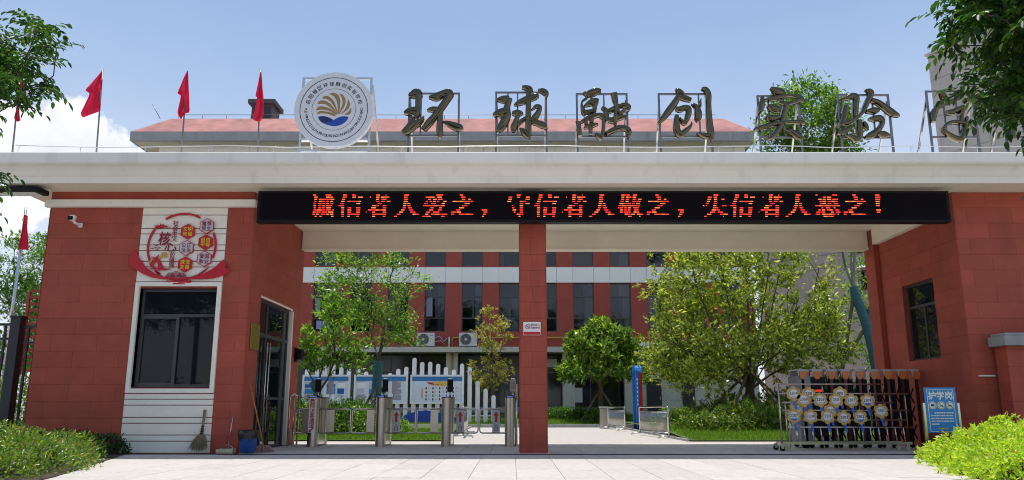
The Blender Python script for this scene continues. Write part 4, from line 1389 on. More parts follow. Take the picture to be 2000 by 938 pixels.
# no-smoking plate on the column
SY = Wf - .008
a, b = P(1022, 629, SY), P(1056, 655, SY)
T = TH('no_smoking_sign', 'small white and red no smoking plate on the red centre column', 'sign', ((a.x + b.x) / 2, SY, b.z))
pl_ = T.part(MB().box(a.x, b.x, SY - .006, SY + .008, b.z, a.z, .002), 'plate', SIGNW)
h = a.z - b.z
T.part(MB().box(a.x + .008, b.x - .008, SY - .008, SY - .0065, b.z + .008, b.z + .26 * h), 'red_strip', SIGNR, pl_)
nm = MB()
cx, cz = a.x + .26 * (b.x - a.x), b.z + .64 * h
nm.ring(cx, cz, .040, .052, SY - .010, SY - .0065, 28)
nm.bar((cx - .03, SY - .009, cz + .03), (cx + .03, SY - .009, cz - .03), .009, .003)
nm.box(cx - .03, cx + .025, SY - .0085, SY - .0068, cz - .012, cz + .002)
T.part(nm, 'symbol', SIGNRD, pl_)
tm = MB()
put_text(tm, '您已进入', b.x - .37 * (b.x - a.x) + .02, b.z + .78 * h, SY - .009, .047, .03)
put_text(tm, '无烟学校', b.x - .37 * (b.x - a.x) + .02, b.z + .55 * h, SY - .009, .047, .03)
T.part(tm, 'lettering', SIGNRD, pl_)

# ================================================================== TURNSTILES
TY0, TY1, TZ = 18.75, 20.0, 1.13
tX = [P(609, 820, TY0).x, P(742, 820, TY0).x, P(871, 820, TY0).x, P(995.5, 820, TY0).x]
tw = .115
BLUEGLOW = pmat('status_light', (.1, .1, .4), .4, emit=(.12, .14, .9, .8))
def stadium(cx, hw, y0, y1, n=10):
    pts = []
    for i in range(n + 1):
        a = math.pi + math.pi * i / n
        pts.append((cx + hw * math.cos(a), y0 + hw + hw * math.sin(a)))
    for i in range(n + 1):
        a = math.pi * i / n
        pts.append((cx + hw * math.cos(a), y1 - hw + hw * math.sin(a)))
    return pts
def vprism(mb, pts, z0, z1, smooth=False):
    n = len(pts)
    vs = [(p[0], p[1], z0) for p in pts] + [(p[0], p[1], z1) for p in pts]
    fs = [list(range(n))[::-1], list(range(n, 2 * n))] + [(i, (i + 1) % n, (i + 1) % n + n, i + n) for i in range(n)]
    return mb.add(vs, fs)
LANE = ['beside the glass door with red vertical writing', 'second from the door, left of the upward arrows', 'third from the door, between two upward arrows', 'nearest the red centre column']
for i, x in enumerate(tX):
    T = TH('turnstile', 'steel turnstile cabinet %s' % LANE[i], 'turnstile', (x, (TY0 + TY1) / 2, 0), 'turnstiles across the left passage')
    c = MB()
    vprism(c, stadium(x, tw, TY0, TY0 + .30), 0, TZ - .02)
    cab = T.part(c, 'front_pillar', STEELD)
    c = MB()
    vprism(c, stadium(x, tw, TY1 - .30, TY1), 0, TZ - .02)
    T.part(c, 'rear_pillar', STEELD)
    c = MB()
    c.box(x - tw + .012, x + tw - .012, TY0 + .31, TY1 - .31, .03, .30, .006)
    T.part(c, 'base_cabinet', STEEL)
    c = MB()
    c.box(x - tw + .006, x + tw - .006, TY0 + .31, TY1 - .31, .86, TZ - .03, .008)
    T.part(c, 'upper_cabinet', STEELD)
    c = MB()
    c.box(x - .05, x + .05, TY0 + .55, TY1 - .55, .30, .86)
    T.part(c, 'drive_column', STEELD)
    c = MB()
    vprism(c, stadium(x, tw + .004, TY0 - .004, TY1 + .004), TZ - .019, TZ)
    T.part(c, 'top_plate', BLACKM)
    T.part(MB().box(x - .07, x + .07, TY0 + .012, TY0 + .05, TZ + .001, TZ + .008), 'status_light', BLUEGLOW)
    # face terminals
    dz = ZP(738, TY0 + .2)
    t1 = MB().box(x + .005, x + .145, TY0 + .14, TY0 + .17, dz - .33, dz - .04, .012)
    dev = T.part(t1, 'face_terminal', BLACK if i < 3 else pmat('terminal_grey', (.30, .29, .27), .35, .2))
    if i == 3:
        T.part(MB().box(x + .025, x + .125, TY0 + .134, TY0 + .139, dz - .27, dz - .10), 'screen', pmat('terminal_screen', (.22, .20, .17), .2), dev)
    T.part(MB().box(x + .03, x + .12, TY0 + .15, TY0 + .19, dz - .038, dz - .006, .006), 'camera_hood', STEEL, dev)
    T.part(MB().tube([(x + .075, TY0 + .16, TZ), (x + .075, TY0 + .16, dz - .33)], .022, 8), 'terminal_post', CHROME)
    if i < 2:
        t2 = MB().box(x + .09, x + .23, TY1 - .16, TY1 - .13, dz - .36, dz - .05, .012)
        dv2 = T.part(t2, 'rear_terminal', SIGNG)
        T.part(MB().tube([(x + .15, TY1 - .14, TZ), (x + .15, TY1 - .14, dz - .36)], .018, 8), 'rear_terminal_post', CHROME)
    if i == 0:
        a, b = ZP(777, TY0 - .01), ZP(845, TY0 - .01)
        st = T.part(MB().box(x - .075, x + .085, TY0 - .012, TY0 - .004, b, a), 'sticker', SIGNW)
        tm = MB()
        for k, ch in enumerate('教师访客通道'):
            put_char(tm, ch, x + .005, a - .075 - k * (a - b - .17) / 5.6, TY0 - .015, .125, .03)
        z_ = b + .065
        tm.prism([(x - .055, z_ - .05), (x - .055, z_ + .01), (x - .035, z_ - .008), (x + .035, z_ + .045), (x + .055, z_ + .025), (x - .012, z_ - .028), (x + .005, z_ - .05)], TY0 - .015, TY0 - .013)
        T.part(tm, 'sticker_lettering', SIGNR, st)
    # swing wings
    yw = (TY0 + TY1) / 2
    z0, z1 = ZP(846, yw), ZP(799, yw)
    def wing(x0, x1, panel, arrow):
        r_ = .06
        s_ = 1 if x1 > x0 else -1
        pts = [(x0, yw, z0), (x1 - s_ * r_, yw, z0), (x1 - s_ * .018, yw, z0 + .018), (x1, yw, z0 + r_), (x1, yw, z1 - r_), (x1 - s_ * .018, yw, z1 - .018), (x1 - s_ * r_, yw, z1), (x0, yw, z1)]
        g = T.part(MB().tube(pts, .017, 8), 'swing_wing', CHROME)
        a, b = min(panel), max(panel)
        T.part(MB().box(a, b, yw - .012, yw + .012, z0 + .017, z1 - .017, .003), 'wing_panel', STEELD if not arrow else SIGNG, g)
        if arrow:
            cx = (a + b) / 2
            am = MB()
            h = z1 - z0
            am.prism([(cx - .028, z0 + .46 * h), (cx + .028, z0 + .46 * h), (cx + .028, z0 + .72 * h), (cx + .062, z0 + .72 * h), (cx, z0 + .90 * h), (cx - .062, z0 + .72 * h), (cx - .028, z0 + .72 * h)], yw - .016, yw - .0125)
            T.part(am, 'arrow', SIGNR, g)
            tm = MB()
            put_char(tm, '入', cx, z0 + .33 * h, yw - .0145, .085, .01)
            put_char(tm, '口', cx, z0 + .17 * h, yw - .0145, .085, .01)
            T.part(tm, 'wing_lettering', INK, g)
    if i < 3:
        xr = x + (tX[i + 1] - x) / 2 - .02
        wing(x + .05, xr, (x + .20, x + .385), i in (1, 2))
    if i > 0:
        xl = x - (x - tX[i - 1]) / 2 + .02
        wing(x - .05, xl, (x - .42, x - .235), i == 3)
    if i == 0:
        wing(x - .05, x - .55, (x - .40, x - .18), False)
# slim steel post between last turnstile and column
T = TH('steel_post', 'slim steel gate post standing against the centre column', 'post', (.10, 18.9, 0))
T.part(MB().tube([(.10, 18.9, 0), (.10, 18.9, 1.42)], .03, 10), 'shaft', CHROME)
T.part(MB().lathe((.10, 18.9, 0), [(.06, 0), (.06, .012), (.035, .02)], 14), 'base_plate', CHROME)
# steel guard rail frame beside the door
T = TH('door_guard_rail', 'narrow steel guard frame beside the glass door', 'rail', (PX + .22, 19.4, 0))
T.part(MB().tube([(PX + .18, 19.1, 0), (PX + .18, 19.1, 1.15), (PX + .22, 19.35, 1.2), (PX + .26, 19.6, 1.15), (PX + .26, 19.6, 0)], .022, 8), 'frame', CHROME)
T.part(MB().tube([(PX + .18, 19.1, .3), (PX + .26, 19.6, .3)], .014, 8), 'lower_bar', CHROME)
T.part(MB().tube([(PX + .22, 19.35, 0), (PX + .22, 19.35, 1.2)], .014, 8), 'middle_bar', CHROME)

# ================================================================== CROWD BARRIERS
def barrier(a, b, label, h=.9, panel_mat=None):
    a, b = Vector((a[0], a[1], 0)), Vector((b[0], b[1], 0))
    d = (b - a); L = d.length; d.normalize()
    n_ = Vector((-d.y, d.x, 0))
    T = TH('crowd_barrier', label, 'barrier', (a + b) / 2, 'steel crowd barriers in the yard')
    Z = Vector((0, 0, 1))
    fr_ = MB()
    pts = [a + Z * .08, a + Z * (h - .06), a + d * .02 + Z * (h - .02), a + d * .06 + Z * h, b - d * .06 + Z * h, b - d * .02 + Z * (h - .02), b + Z * (h - .06), b + Z * .08]
    fr_.tube(pts, .027, 8)
    fr_.tube([a + Z * (h - .15), b + Z * (h - .15)], .020, 8)
    fr_.tube([a + Z * .16, b + Z * .16], .020, 8)
    T.part(fr_, 'frame', CHROME)
    k = int(L / .115)
    for i in range(1, k):
        p = a + d * (L * i / k)
        T.part(MB().tube([p + Z * .17, p + Z * (h - .16)], .0105, 6), 'bar', STEEL)
    for e in (a + d * .03, b - d * .03):
        ft = MB().tube([e - n_ * .30 + Z * .015, e - n_ * .26 + Z * .06, e + Z * .08, e + n_ * .26 + Z * .06, e + n_ * .30 + Z * .015], .024, 8)
        T.part(ft, 'foot', CHROME)
barrier((4.20, 26.6), (4.50, 23.3), 'near steel crowd barrier on the right of the yard path')
barrier((4.00, 33.6), (4.27, 30.6), 'farther steel crowd barrier near the blue arch sign')
barrier((-1.45, 24.0), (-1.55, 28.0), 'steel crowd barrier seen between the upward arrows')
# litter bin at the end of the barriers
T = TH('litter_bin', 'steel litter box at the far end of the barriers', 'bin', (4.0, 34.6, 0))
T.part(MB().box(3.75, 4.15, 34.45, 34.85, 0, .82, .015), 'body', STEELD)
T.part(MB().box(3.72, 4.35, 34.42, 34.88, .84, .92, .015), 'lid', STEEL)

# ================================================================== NOTICE BOARDS WITH PICKETS
BY = 38.0
PICK = pmat('picket_white', (.80, .80, .80), .45, var=.03, dirt=.1)
def bz_(y): return ZP(y, BY)
def bx_(x, y=765): return P(x, y, BY).x
gz = z_far(0, BY)
def pill(mb, xc, hw, z0, z1, y0, y1):
    pts = [(xc - hw, z0), (xc + hw, z0), (xc + hw, z1 - hw)] + [(xc + hw * math.cos(R(a)), z1 - hw + hw * math.sin(R(a))) for a in range(18, 180, 18)] + [(xc - hw, z1 - hw)]
    mb.prism(pts, y0, y1)
def board(x0, x1, y0, y1, pickets, label, content):
    X0, X1, Z1, Z0 = bx_(x0), bx_(x1), bz_(y0), bz_(y1)
    T = TH('notice_board', label, 'notice board', ((X0 + X1) / 2, BY, gz), 'white notice boards with picket fence')
    fr_ = casing(X0, X1, Z0, Z1, BY, BY + .10, .085)
    f_ = T.part(fr_, 'frame', PICK)
    pn = T.part(MB().box(X0 + .085, X1 - .085, BY + .045, BY + .06, Z0 + .085, Z1 - .085), 'poster', BLUEL)
    T.part(MB().box(X0 + .09, X1 - .09, BY + .040, BY + .0435, Z1 - .30, Z1 - .09), 'poster_header', CYAN, pn)
    W_, H_ = X1 - X0 - .17, Z1 - Z0 - .17
    if content == 'grid':
        tm = MB()
        put_text(tm, '光荣榜', X0 + .085 + .56 * W_, Z1 - .42, BY + .034, .26, .04, .9)
        T.part(tm, 'poster_title', YEL, pn)
        sw = MB()
        sw.prism([(X0 + .085 + .28 * W_, Z1 - .36), (X0 + .085 + .40 * W_, Z1 - .36), (X0 + .085 + .60 * W_, Z1 - .44), (X0 + .085 + .62 * W_, Z1 - .50), (X0 + .085 + .36 * W_, Z1 - .46)], BY + .036, BY + .041)
        T.part(sw, 'poster_swash', SIGNR, pn)
        sd_ = MB().box(X0 + .085 + .19 * W_, X0 + .085 + .215 * W_, BY + .038, BY + .0425, Z0 + .25, Z0 + .72)
        T.part(sd_, 'poster_strip', GOLD, pn)
        for r_ in range(4):
            for c_ in range(5):
                px, pz = X0 + .085 + (.255 + c_ * .135) * W_, Z0 + .22 + (3 - r_) * .175
                g_ = T.part(MB().box(px, px + .13, BY + .038, BY + .0425, pz - .065, pz + .065), 'photo', SIGNW, pn)
                hm = MB()
                hm.ring(px + .065, pz + .018, .001, .03, BY + .034, BY + .0375, 12)
                hm.box(px + .025, px + .105, BY + .0345, BY + .0376, pz - .06, pz - .012)
                T.part(hm, 'portrait', INK)
                T.part(MB().box(px + .15, px + .26, BY + .039, BY + .0426, pz - .03, pz + .035), 'caption', SIGNG)
    else:
        random.seed(content)
        for r_ in range(3):
            for c_ in range(4):
                px, pz = X0 + .13 + c_ * W_ / 4.1, Z0 + .18 + r_ * (H_ - .3) / 3.1
                m_ = random.choice([SIGNG, SIGNW, GREYC, GREYC, CYAN, SIGNW, BLUEW])
                ww, hh = random.uniform(.30, .42), random.uniform(.12, .26)
                if px + ww < X1 - .1:
                    T.part(MB().box(px, px + ww, BY + .038, BY + .0425, pz, pz + hh), 'photo', m_, pn)
                lm = MB()
                for q_ in range(3):
                    lm.box(px, px + min(.34, X1 - .12 - px), BY + .039, BY + .0427, pz + hh + .02 + q_ * .03, pz + hh + .032 + q_ * .03)
                T.part(lm, 'text_lines', GREYC)
    for (xp, yt) in pickets:
        X = bx_(xp)
        pm = MB()
        pill(pm, X, .10, gz - .02, bz_(yt), BY + .103, BY + .16)
        T.part(pm, 'picket', PICK)
    return T
def zx(u): return 580 + u * .2345
def zy(v): return 680 + v * .2345
board(zx(942), zx(1390), zy(222), zy(465), [(zx(970), zy(80)), (zx(1036), zy(115)), (zx(1103), zy(113)), (zx(1170), zy(130)), (zx(1236), zy(157)), (zx(1303), zy(178)), (zx(1371), zy(128))],
      'white notice board with rows of small portraits and yellow title', 'grid')
board(zx(472), zx(920), zy(222), zy(465), [(zx(500), zy(173)), (zx(567), zy(195)), (zx(634), zy(222)), (zx(700), zy(222)), (zx(768), zy(208)), (zx(836), zy(172)), (zx(903), zy(155))],
      'white notice board with photo sheets behind the second turnstile', 11)
board(zx(40), zx(440), zy(222), zy(465), [(zx(70), zy(175)), (zx(155), zy(118)), (zx(220), zy(120)), (zx(290), zy(122)), (zx(357), zy(130)), (zx(422), zy(170))],
      'white notice board partly hidden behind the leaning tree', 13)
fr0 = TH('picket_fence', 'row of descending white pickets right of the portrait board', 'fence', (bx_(zx(1530)), BY, gz))
for (u, v) in ((1437, 157), (1504, 272), (1571, 337), (1637, 392)):
    pm = MB()
    pill(pm, bx_(zx(u)), .10, gz - .02, bz_(zy(v)), BY + .103, BY + .16)
    fr0.part(pm, 'picket', PICK)
fr0.part(MB().box(bx_(zx(1390)), bx_(zx(1650)), BY + .17, BY + .20, gz + .3, gz + .36), 'rail', PICK)
wv = MB()
xs_ = np.linspace(bx_(zx(560)), bx_(zx(1400)), 60)
zc = bz_(zy(555))
pts = [(x, gz - .02) for x in (xs_[0], xs_[-1])]
topw = [(x, gz + .34 + .22 * math.cos((x - bx_(zx(1075))) * 2 * math.pi / 4.3)) for x in xs_[::-1]]
wv.prism(pts + topw, BY + .04, BY + .095)
tag(wv.build('wave_panel', BLUEW), 'low blue wave-shaped panel below the white notice boards', 'panel')

# ================================================================== BLUE AND RED ARCH SIGN
AY = 33.0
T = TH('arch_sign', 'upright blue arch sign with red inner band beside the barriers', 'sign', (P(1246, 800, AY).x, AY, 0))
ax0 = P(1239, 780, AY).x
ax1 = ax0 + .21
zt_ = ZP(715, AY)
am = MB()
arc = [(ax0, .0), (ax0, zt_ - .12)]
d_ = MB()
prof_ = [(AY - .5, 0.05), (AY - .5, zt_ - .25), (AY - .42, zt_ - .09), (AY - .25, zt_), (AY + .25, zt_), (AY + .42, zt_ - .09), (AY + .5, zt_ - .25), (AY + .5, 0.05)]
inn = [(AY + .36, 0.05), (AY + .36, zt_ - .28), (AY + .22, zt_ - .16), (AY - .22, zt_ - .16), (AY - .36, zt_ - .28), (AY - .36, 0.05)]
vs, fs = [], []
for k_ in range(8):
    y, z = prof_[k_]
    vs += [(ax0, y, z), (ax1 + .05, y, z)]
for k_ in range(7):
    fs.append((2 * k_, 2 * k_ + 1, 2 * k_ + 3, 2 * k_ + 2))
b0 = len(vs)
iv = inn[::-1]
for (y, z) in iv:
    vs += [(ax0, y, z), (ax1 + .05, y, z)]
for k_ in range(5):
    fs.append((b0 + 2 * k_ + 2, b0 + 2 * k_ + 3, b0 + 2 * k_ + 1, b0 + 2 * k_))
mp_ = [0, 0, 1, 2, 3, 4, 5, 5]
for k_ in range(7):
    for s_ in (0, 1):
        q_ = [2 * k_ + s_, 2 * k_ + 2 + s_, b0 + 2 * mp_[k_ + 1] + s_, b0 + 2 * mp_[k_] + s_]
        q_ = list(dict.fromkeys(q_))
        fs.append(q_ if s_ else q_[::-1])
d_.add(vs, fs)
T.part(d_, 'arch', BLUE)
T.part(MB().box(ax0 + .125, ax0 + .255, AY - .54, AY - .502, .05, ZP(729, AY), .01), 'red_band', SIGNR)
T.part(MB().box(ax0 - .005, ax0 + .12, AY - .53, AY - .503, .05, zt_ - .2, .01), 'blue_band', BLUE)
sm_ = MB()
for k_ in range(7):
    z = ZP(742 + k_ * 8.0, AY)
    sm_.box(ax0 + .03, ax0 + .08, AY - .536, AY - .531, z - .05, z + .05)
T.part(sm_, 'white_marks', SIGNW)
T.part(MB().box(ax0 - .1, ax1 + .2, AY - .6, AY + .6, 0, .05), 'base', GREYC)

# ================================================================== RETRACTABLE GATE
GY = 18.35
gx0, gx1 = P(1552, 800, GY).x, 9.20
gt = ZP(722, GY)
T = TH('retractable_gate', 'folded dark retractable gate with amber lamp caps by the red wing', 'gate', ((gx0 + gx1) / 2, GY, 0))
hb = T.part(MB().box(gx0, gx0 + .30, GY - .32, GY + .32, .08, gt - .15, .03), 'drive_head', pmat('drive_shell', (.22, .22, .23), .4, .3))
T.part(MB().box(gx0 + .305, gx0 + .62, GY - .33, GY - .28, .25, gt - .18, .01), 'display_box', GATED)
T.part(MB().box(gx0 + .38, gx0 + .56, GY - .336, GY - .331, gt - .51, gt - .46), 'red_display', LEDR)
for wx in (gx0 + .08, gx0 + .24):
    for wy in (GY - .25, GY + .25):
        wmb = MB()
        wmb.tube([(wx, wy - .02, .06), (wx, wy + .02, .06)], .055, 14)
        T.part(wmb, 'wheel', BLACK)
nA = 17
GREYCAP = pmat('cap_grey', (.50, .49, .48), .45, .2, var=.1)
for k_ in range(nA):
    x = gx0 + .12 + (gx1 - gx0 - .2) * k_ / (nA - 1)
    big = k_ % 2 == 0
    yo = -.30 if big else -.16
    ch = MB()
    w2 = .085 if big else .045
    pts = [(x, GY + yo - .02, gt - .14), (x, GY + yo, gt - .03), (x, GY + yo + .06, gt), (x, GY - yo - .06, gt), (x, GY - yo, gt - .03), (x, GY - yo + .02, gt - .14)]
    vs, fs = [], []
    for (a, b, c) in pts:
        vs += [(a - w2, b, c), (a + w2, b, c), (a + w2, b + (.02 if b < GY else -.02), c - .03), (a - w2, b + (.02 if b < GY else -.02), c - .03)]
    for i_ in range(5):
        for j_ in range(4):
            fs.append((4 * i_ + j_, 4 * i_ + (j_ + 1) % 4, 4 * i_ + 4 + (j_ + 1) % 4, 4 * i_ + 4 + j_))
    fs += [(0, 1, 2, 3), (23, 22, 21, 20)]
    ch.add(vs, fs)
    arch = T.part(ch, 'lamp_cap', GREYCAP)
    lz = MB().prism([(x - w2 * .75, gt - .05), (x + w2 * .75, gt - .05), (x + w2 * .75, gt - .19), (x + w2 * .4, gt - .23), (x - w2 * .4, gt - .23), (x - w2 * .75, gt - .19)], GY + yo - .045, GY + yo - .02)
    T.part(lz, 'amber_lens', AMBER, arch)
    T.part(MB().box(x - .03, x + .03, GY + yo - .02, GY + yo + .02, .10, gt - .15), 'post', GATER if big else GATED)
    T.part(MB().box(x - .028, x + .028, GY - yo - .02, GY - yo + .02, .10, gt - .15), 'post', GATED)
    if k_ < nA - 1:
        x2 = gx0 + .12 + (gx1 - gx0 - .2) * (k_ + 1) / (nA - 1)
        sl_ = MB()
        for z in (.35, .75, 1.15):
            sl_.bar((x, GY + yo + .03, z - .16), (x2, GY + yo + .05, z + .16), .03, .012)
            sl_.bar((x, GY + yo + .045, z + .16), (x2, GY + yo + .065, z - .16), .03, .012)
        T.part(sl_, 'cross_arms', GATED)
        T.part(MB().box(x + .034, x2 - .034, GY - .02, GY - .005, .14, gt - .22), 'slat', GATED)
    wmb = MB().tube([(x, GY + yo - .02, .05), (x, GY + yo + .02, .05)], .045, 10)
    T.part(wmb, 'wheel', BLACK)

# ================================================================== PADDLE RACK
RY = 16.95
u2 = 400.0 / 1876.0
def rp_(u, v, Y=RY): return P(1500 + u * u2, 700 + v * u2, Y)
T = TH('paddle_rack', 'wheeled steel rack of rails and bars carrying numbered flower paddles', 'rack', (rp_(700, 800).x, RY, 0))
rx0, rx1 = rp_(110, 400).x, rp_(1310, 700).x
rails = [(238, 100, 1050), (325, 100, 1285), (405, 130, 1150), (478, 135, 1290), (565, 185, 1270), (632, 190, 1330)]
z_bot = .16
STEELREFL = pmat('rail_steel_reflection', (.50, .38, .36), .28, .9, var=.1)  # reddish reflection put into the steel's base colour
for k_, (v, a, b) in enumerate(rails):
    z = rp_(500, v).z
    T.part(MB().tube([(rp_(a, v).x, RY + .004 * k_, z), (rp_(b, v).x, RY + .004 * k_, z)], .017, 8), 'rail', STEELREFL if k_ < 5 else STEEL)
T.part(MB().bar((rx0, RY, z_bot), (rx1, RY, z_bot), .05), 'base_rail', STEELD)
T.part(MB().bar((rx0, RY + .42, z_bot), (rx1, RY + .42, z_bot), .05), 'base_rail', STEELD)
for x in (rx0, (rx0 + rx1) / 2, rx1):
    T.part(MB().bar((x, RY + .025, z_bot + .001), (x, RY + .395, z_bot + .001), .045), 'base_cross', STEELD)
for (u, vt) in ((105, 238), (160, 395), (190, 465), (250, 632)):
    x = rp_(u + 15, 600).x
    T.part(MB().tube([(x, RY + .02, z_bot), (x, RY + .02, rp_(u, vt).z)], .018, 8), 'upright', STEEL)
for i_ in range(14):
    x = rp_(270 + i_ * 76, 700).x
    T.part(MB().tube([(x, RY + .02, z_bot + .02), (x - .02, RY + .02, rp_(300, 632).z)], .014, 8), 'bar', STEEL)
for (u, v0, v1) in ((520, 238, 325), (945, 238, 632), (990, 325, 632), (1135, 325, 632), (1275, 325, 632), (1220, 478, 632), (850, 405, 632)):
    x = rp_(u, 500).x
    T.part(MB().tube([(x, RY + .03, rp_(u, v1).z), (x, RY + .03, rp_(u, v0).z)], .012, 8), 'divider', STEELREFL)
for x in (rx0 - .02, rx0 + .18, rx1 - .1):
    for yy in (RY - .02, RY + .40):
        cs = MB()
        cs.tube([(x, yy - .016, .055), (x, yy + .016, .055)], .055, 16)
        c_ = T.part(cs, 'caster', BLACK if x < rx0 + .1 else STEELD)
        fk = MB()
        fk.box(x - .03, x + .03, yy - .026, yy - .018, .05, .13)
        fk.box(x - .03, x + .03, yy + .018, yy + .026, .05, .13)
        fk.box(x - .035, x + .035, yy - .026, yy + .026, .13, .14)
        T.part(fk, 'caster_fork', STEELD)
PAD = pmat('paddle_tan', (.58, .36, .10), .5, var=.06)
PADW = pmat('paddle_white', (.74, .73, .76), .45, var=.04)
PADB = pmat('paddle_blue', (.02, .14, .62), .4, var=.06)
PADS = [('2204', 233, 325, 0), ('2210', 372, 328, 1), ('1801', 660, 326, 1), ('2308', 326, 380, 0), ('2205', 478, 382, 0), ('2301', 622, 385, 0), ('2307', 763, 388, 0), ('2309', 910, 390, 0),
        ('2305', 258, 468, 1), ('2209', 572, 482, 1), ('2310', 1035, 485, 0), ('2207', 237, 530, 0), ('2208', 390, 535, 0), ('2201', 546, 534, 0), ('2203', 695, 545, 0), ('2302', 845, 540, 0)]
PWHERE = {'2204': 'first of the top row at the left end', '2210': 'second of the top row behind its neighbour', '1801': 'last of the top row standing alone', '2308': 'first of the second row', '2205': 'second of the second row',
          '2301': 'third of the second row, below the lone top one', '2307': 'fourth of the second row', '2309': 'last of the second row with blue motif', '2305': 'at the left end half covered from below', '2209': 'near the middle half covered from below',
          '2310': 'farthest right of all the paddles', '2207': 'first of the bottom row with blue motif', '2208': 'second of the bottom row', '2201': 'third of the bottom row covering another', '2203': 'fourth of the bottom row', '2302': 'last of the bottom row with blue motif'}
for (num, u, v, back) in PADS:
    py = RY - .03 - (.0 if back else .035)
    c = rp_(u, v, py)
    s_ = py / ray(1620, 800).y / FPX * u2
    T = TH('number_paddle', 'yellow flower paddle reading %s, %s' % (num, PWHERE[num]), 'paddle', (c.x, py, c.z - .15), 'numbered flower paddles on the steel rack')
    ro = 63 * s_
    pts = []
    tilt = random.uniform(-.12, .12)
    for k_ in range(84):
        a = 2 * math.pi * k_ / 84
        rr = ro * (.80 + .27 * abs(math.cos(3.0 * (a - math.pi / 2 - tilt))) ** .7)
        pts.append((c.x + rr * math.cos(a), c.z + rr * math.sin(a)))
    fl = T.part(MB().prism(pts, py - .006, py + .006), 'flower', PAD)
    ci = MB()
    ci.ring(c.x, c.z, .001, ro * .62, py - .009, py - .0065, 28)
    T.part(ci, 'centre', PADW, fl)
    tm = MB()
    put_text(tm, num, c.x, c.z + ro * .10, py - .0105, ro * .42, .035, .95, .98)
    T.part(tm, 'number', INK, fl)
    sc = MB()
    sc.prism([(c.x - ro * .5, c.z - ro * .25), (c.x - ro * .2, c.z - ro * .33), (c.x + ro * .25, c.z - ro * .33), (c.x + ro * .5, c.z - ro * .22), (c.x + ro * .38, c.z - ro * .52), (c.x, c.z - ro * .66), (c.x - ro * .38, c.z - ro * .52)], py - .0102, py - .0092)
    T.part(sc, 'motif', PADB if num in ('2309', '2207', '2302', '2210') else SIGNG, fl)
    hm = MB()
    hx = c.x + random.uniform(.0, .02)
    hm.prism([(hx - .026, c.z - ro * .80), (hx + .026, c.z - ro * .80), (hx + .030, c.z - ro * 1.25), (hx + .012, c.z - ro * 1.35), (hx + .045, c.z - ro * 1.60), (hx + .05, c.z - ro * 2.0), (hx + .03, c.z - ro * 2.15), (hx + .008, c.z - ro * 2.0), (hx - .02, c.z - ro * 1.25)], py - .005, py + .012)
    T.part(hm, 'handle', PADB)

# ================================================================== BLUE NOTICE STAND
NY = 15.35
a, b = P(1804, 757, NY), P(1877, 862, NY)
T = TH('notice_stand', 'blue upright notice board with three round symbols behind the right shrub', 'notice board', ((a.x + b.x) / 2, NY, 0))
b.z = .42
pn = T.part(MB().box(a.x, b.x, NY, NY + .02, b.z, a.z, .003), 'panel', pmat('stand_blue', (.02, .24, .62), .35, var=.05))
W_, H_ = b.x - a.x, a.z - b.z
T.part(casing(a.x + .045, b.x - .045, b.z + .02, a.z - .04, NY - .003, NY - .0005, .010), 'border', SIGNW, pn)
tm = MB()
put_text(tm, '护学岗', (a.x + b.x) / 2, a.z - .15, NY - .004, .16, .04)
T.part(tm, 'heading', SIGNW, pn)
for k_ in (-1, 0, 1):
    cx, cz = (a.x + b.x) / 2 + k_ * .165, a.z - .335
    g_ = MB(); g_.ring(cx, cz, .001, .074, NY - .004, NY - .001, 28)
    so = T.part(g_, 'symbol', SIGNW, pn)
    g_ = MB(); g_.ring(cx, cz, .058, .064, NY - .006, NY - .0045, 28)
    if k_ < 0:
        g_.box(cx - .035, cx + .035, NY - .006, NY - .0045, cz - .018, cz + .008)
        g_.box(cx - .022, cx + .022, NY - .006, NY - .0045, cz + .010, cz + .028)
    else:
        g_.bar((cx - .04, NY - .005, cz + .035), (cx + .04, NY - .005, cz - .035), .010, .002)
        g_.ring(cx - .02, cz - .012, .010, .016, NY - .006, NY - .0045, 12)
        g_.ring(cx + .02, cz - .012, .010, .016, NY - .006, NY - .0045, 12)
    T.part(g_, 'symbol_ink', INK)
ln = MB()
random.seed(5)
for r_ in range(5):
    z = a.z - .475 - r_ * .052
    x = a.x + (.16 if r_ == 0 else .085)
    while x < b.x - .10 - (.3 if r_ == 4 else 0):
        w_ = random.uniform(.012, .03)
        ln.box(x, min(b.x - .085, x + w_), NY - .003, NY - .001, z - .012, z + .012)
        x += w_ + .008
T.part(ln, 'text_lines', SIGNW, pn)
ln = MB()
for r_ in range(3):
    z = a.z - .765 - r_ * .06
    x = a.x + .20
    while x < b.x - .2:
        w_ = random.uniform(.014, .03)
        ln.box(x, x + w_, NY - .003, NY - .001, z - .014, z + .014)
        x += w_ + .01
T.part(ln, 'time_lines', YEL, pn)
for x in (a.x - .025, b.x + .03):
    T.part(MB().box(x - .022, x + .022, NY + .0, NY + .045, 0, ZP(787, NY), .004), 'post', STEEL)
T.part(MB().box(a.x, b.x, NY + .021, NY + .05, .9, .95), 'brace', STEEL)

# ================================================================== RIGHT BOUNDARY WALL, LEFT FENCE
T = TH('boundary_wall', 'low red boundary wall with grey coping at right edge', 'wall', (12, 15.9, 0))
wl = T.part(MB().box(9.80, 14.5, 15.72, 16.12, -.05, 2.08), 'wall', REDC)
clad(wl, (9.80 - .018, 15.72, 0), 0, 4.7, 2.08, shift=(.4, .9))
clad(wl, (9.80, 16.12, 0), R(-90), .4, 2.08, pw=1.2)
T.part(MB().box(9.70, 14.5, 15.60, 16.16, 2.085, 2.28, .015), 'coping', GREYC)
T.part(MB().box(9.76, 14.5, 15.66, 16.15, 2.282, 2.34, .015), 'coping_cap', GREYC)

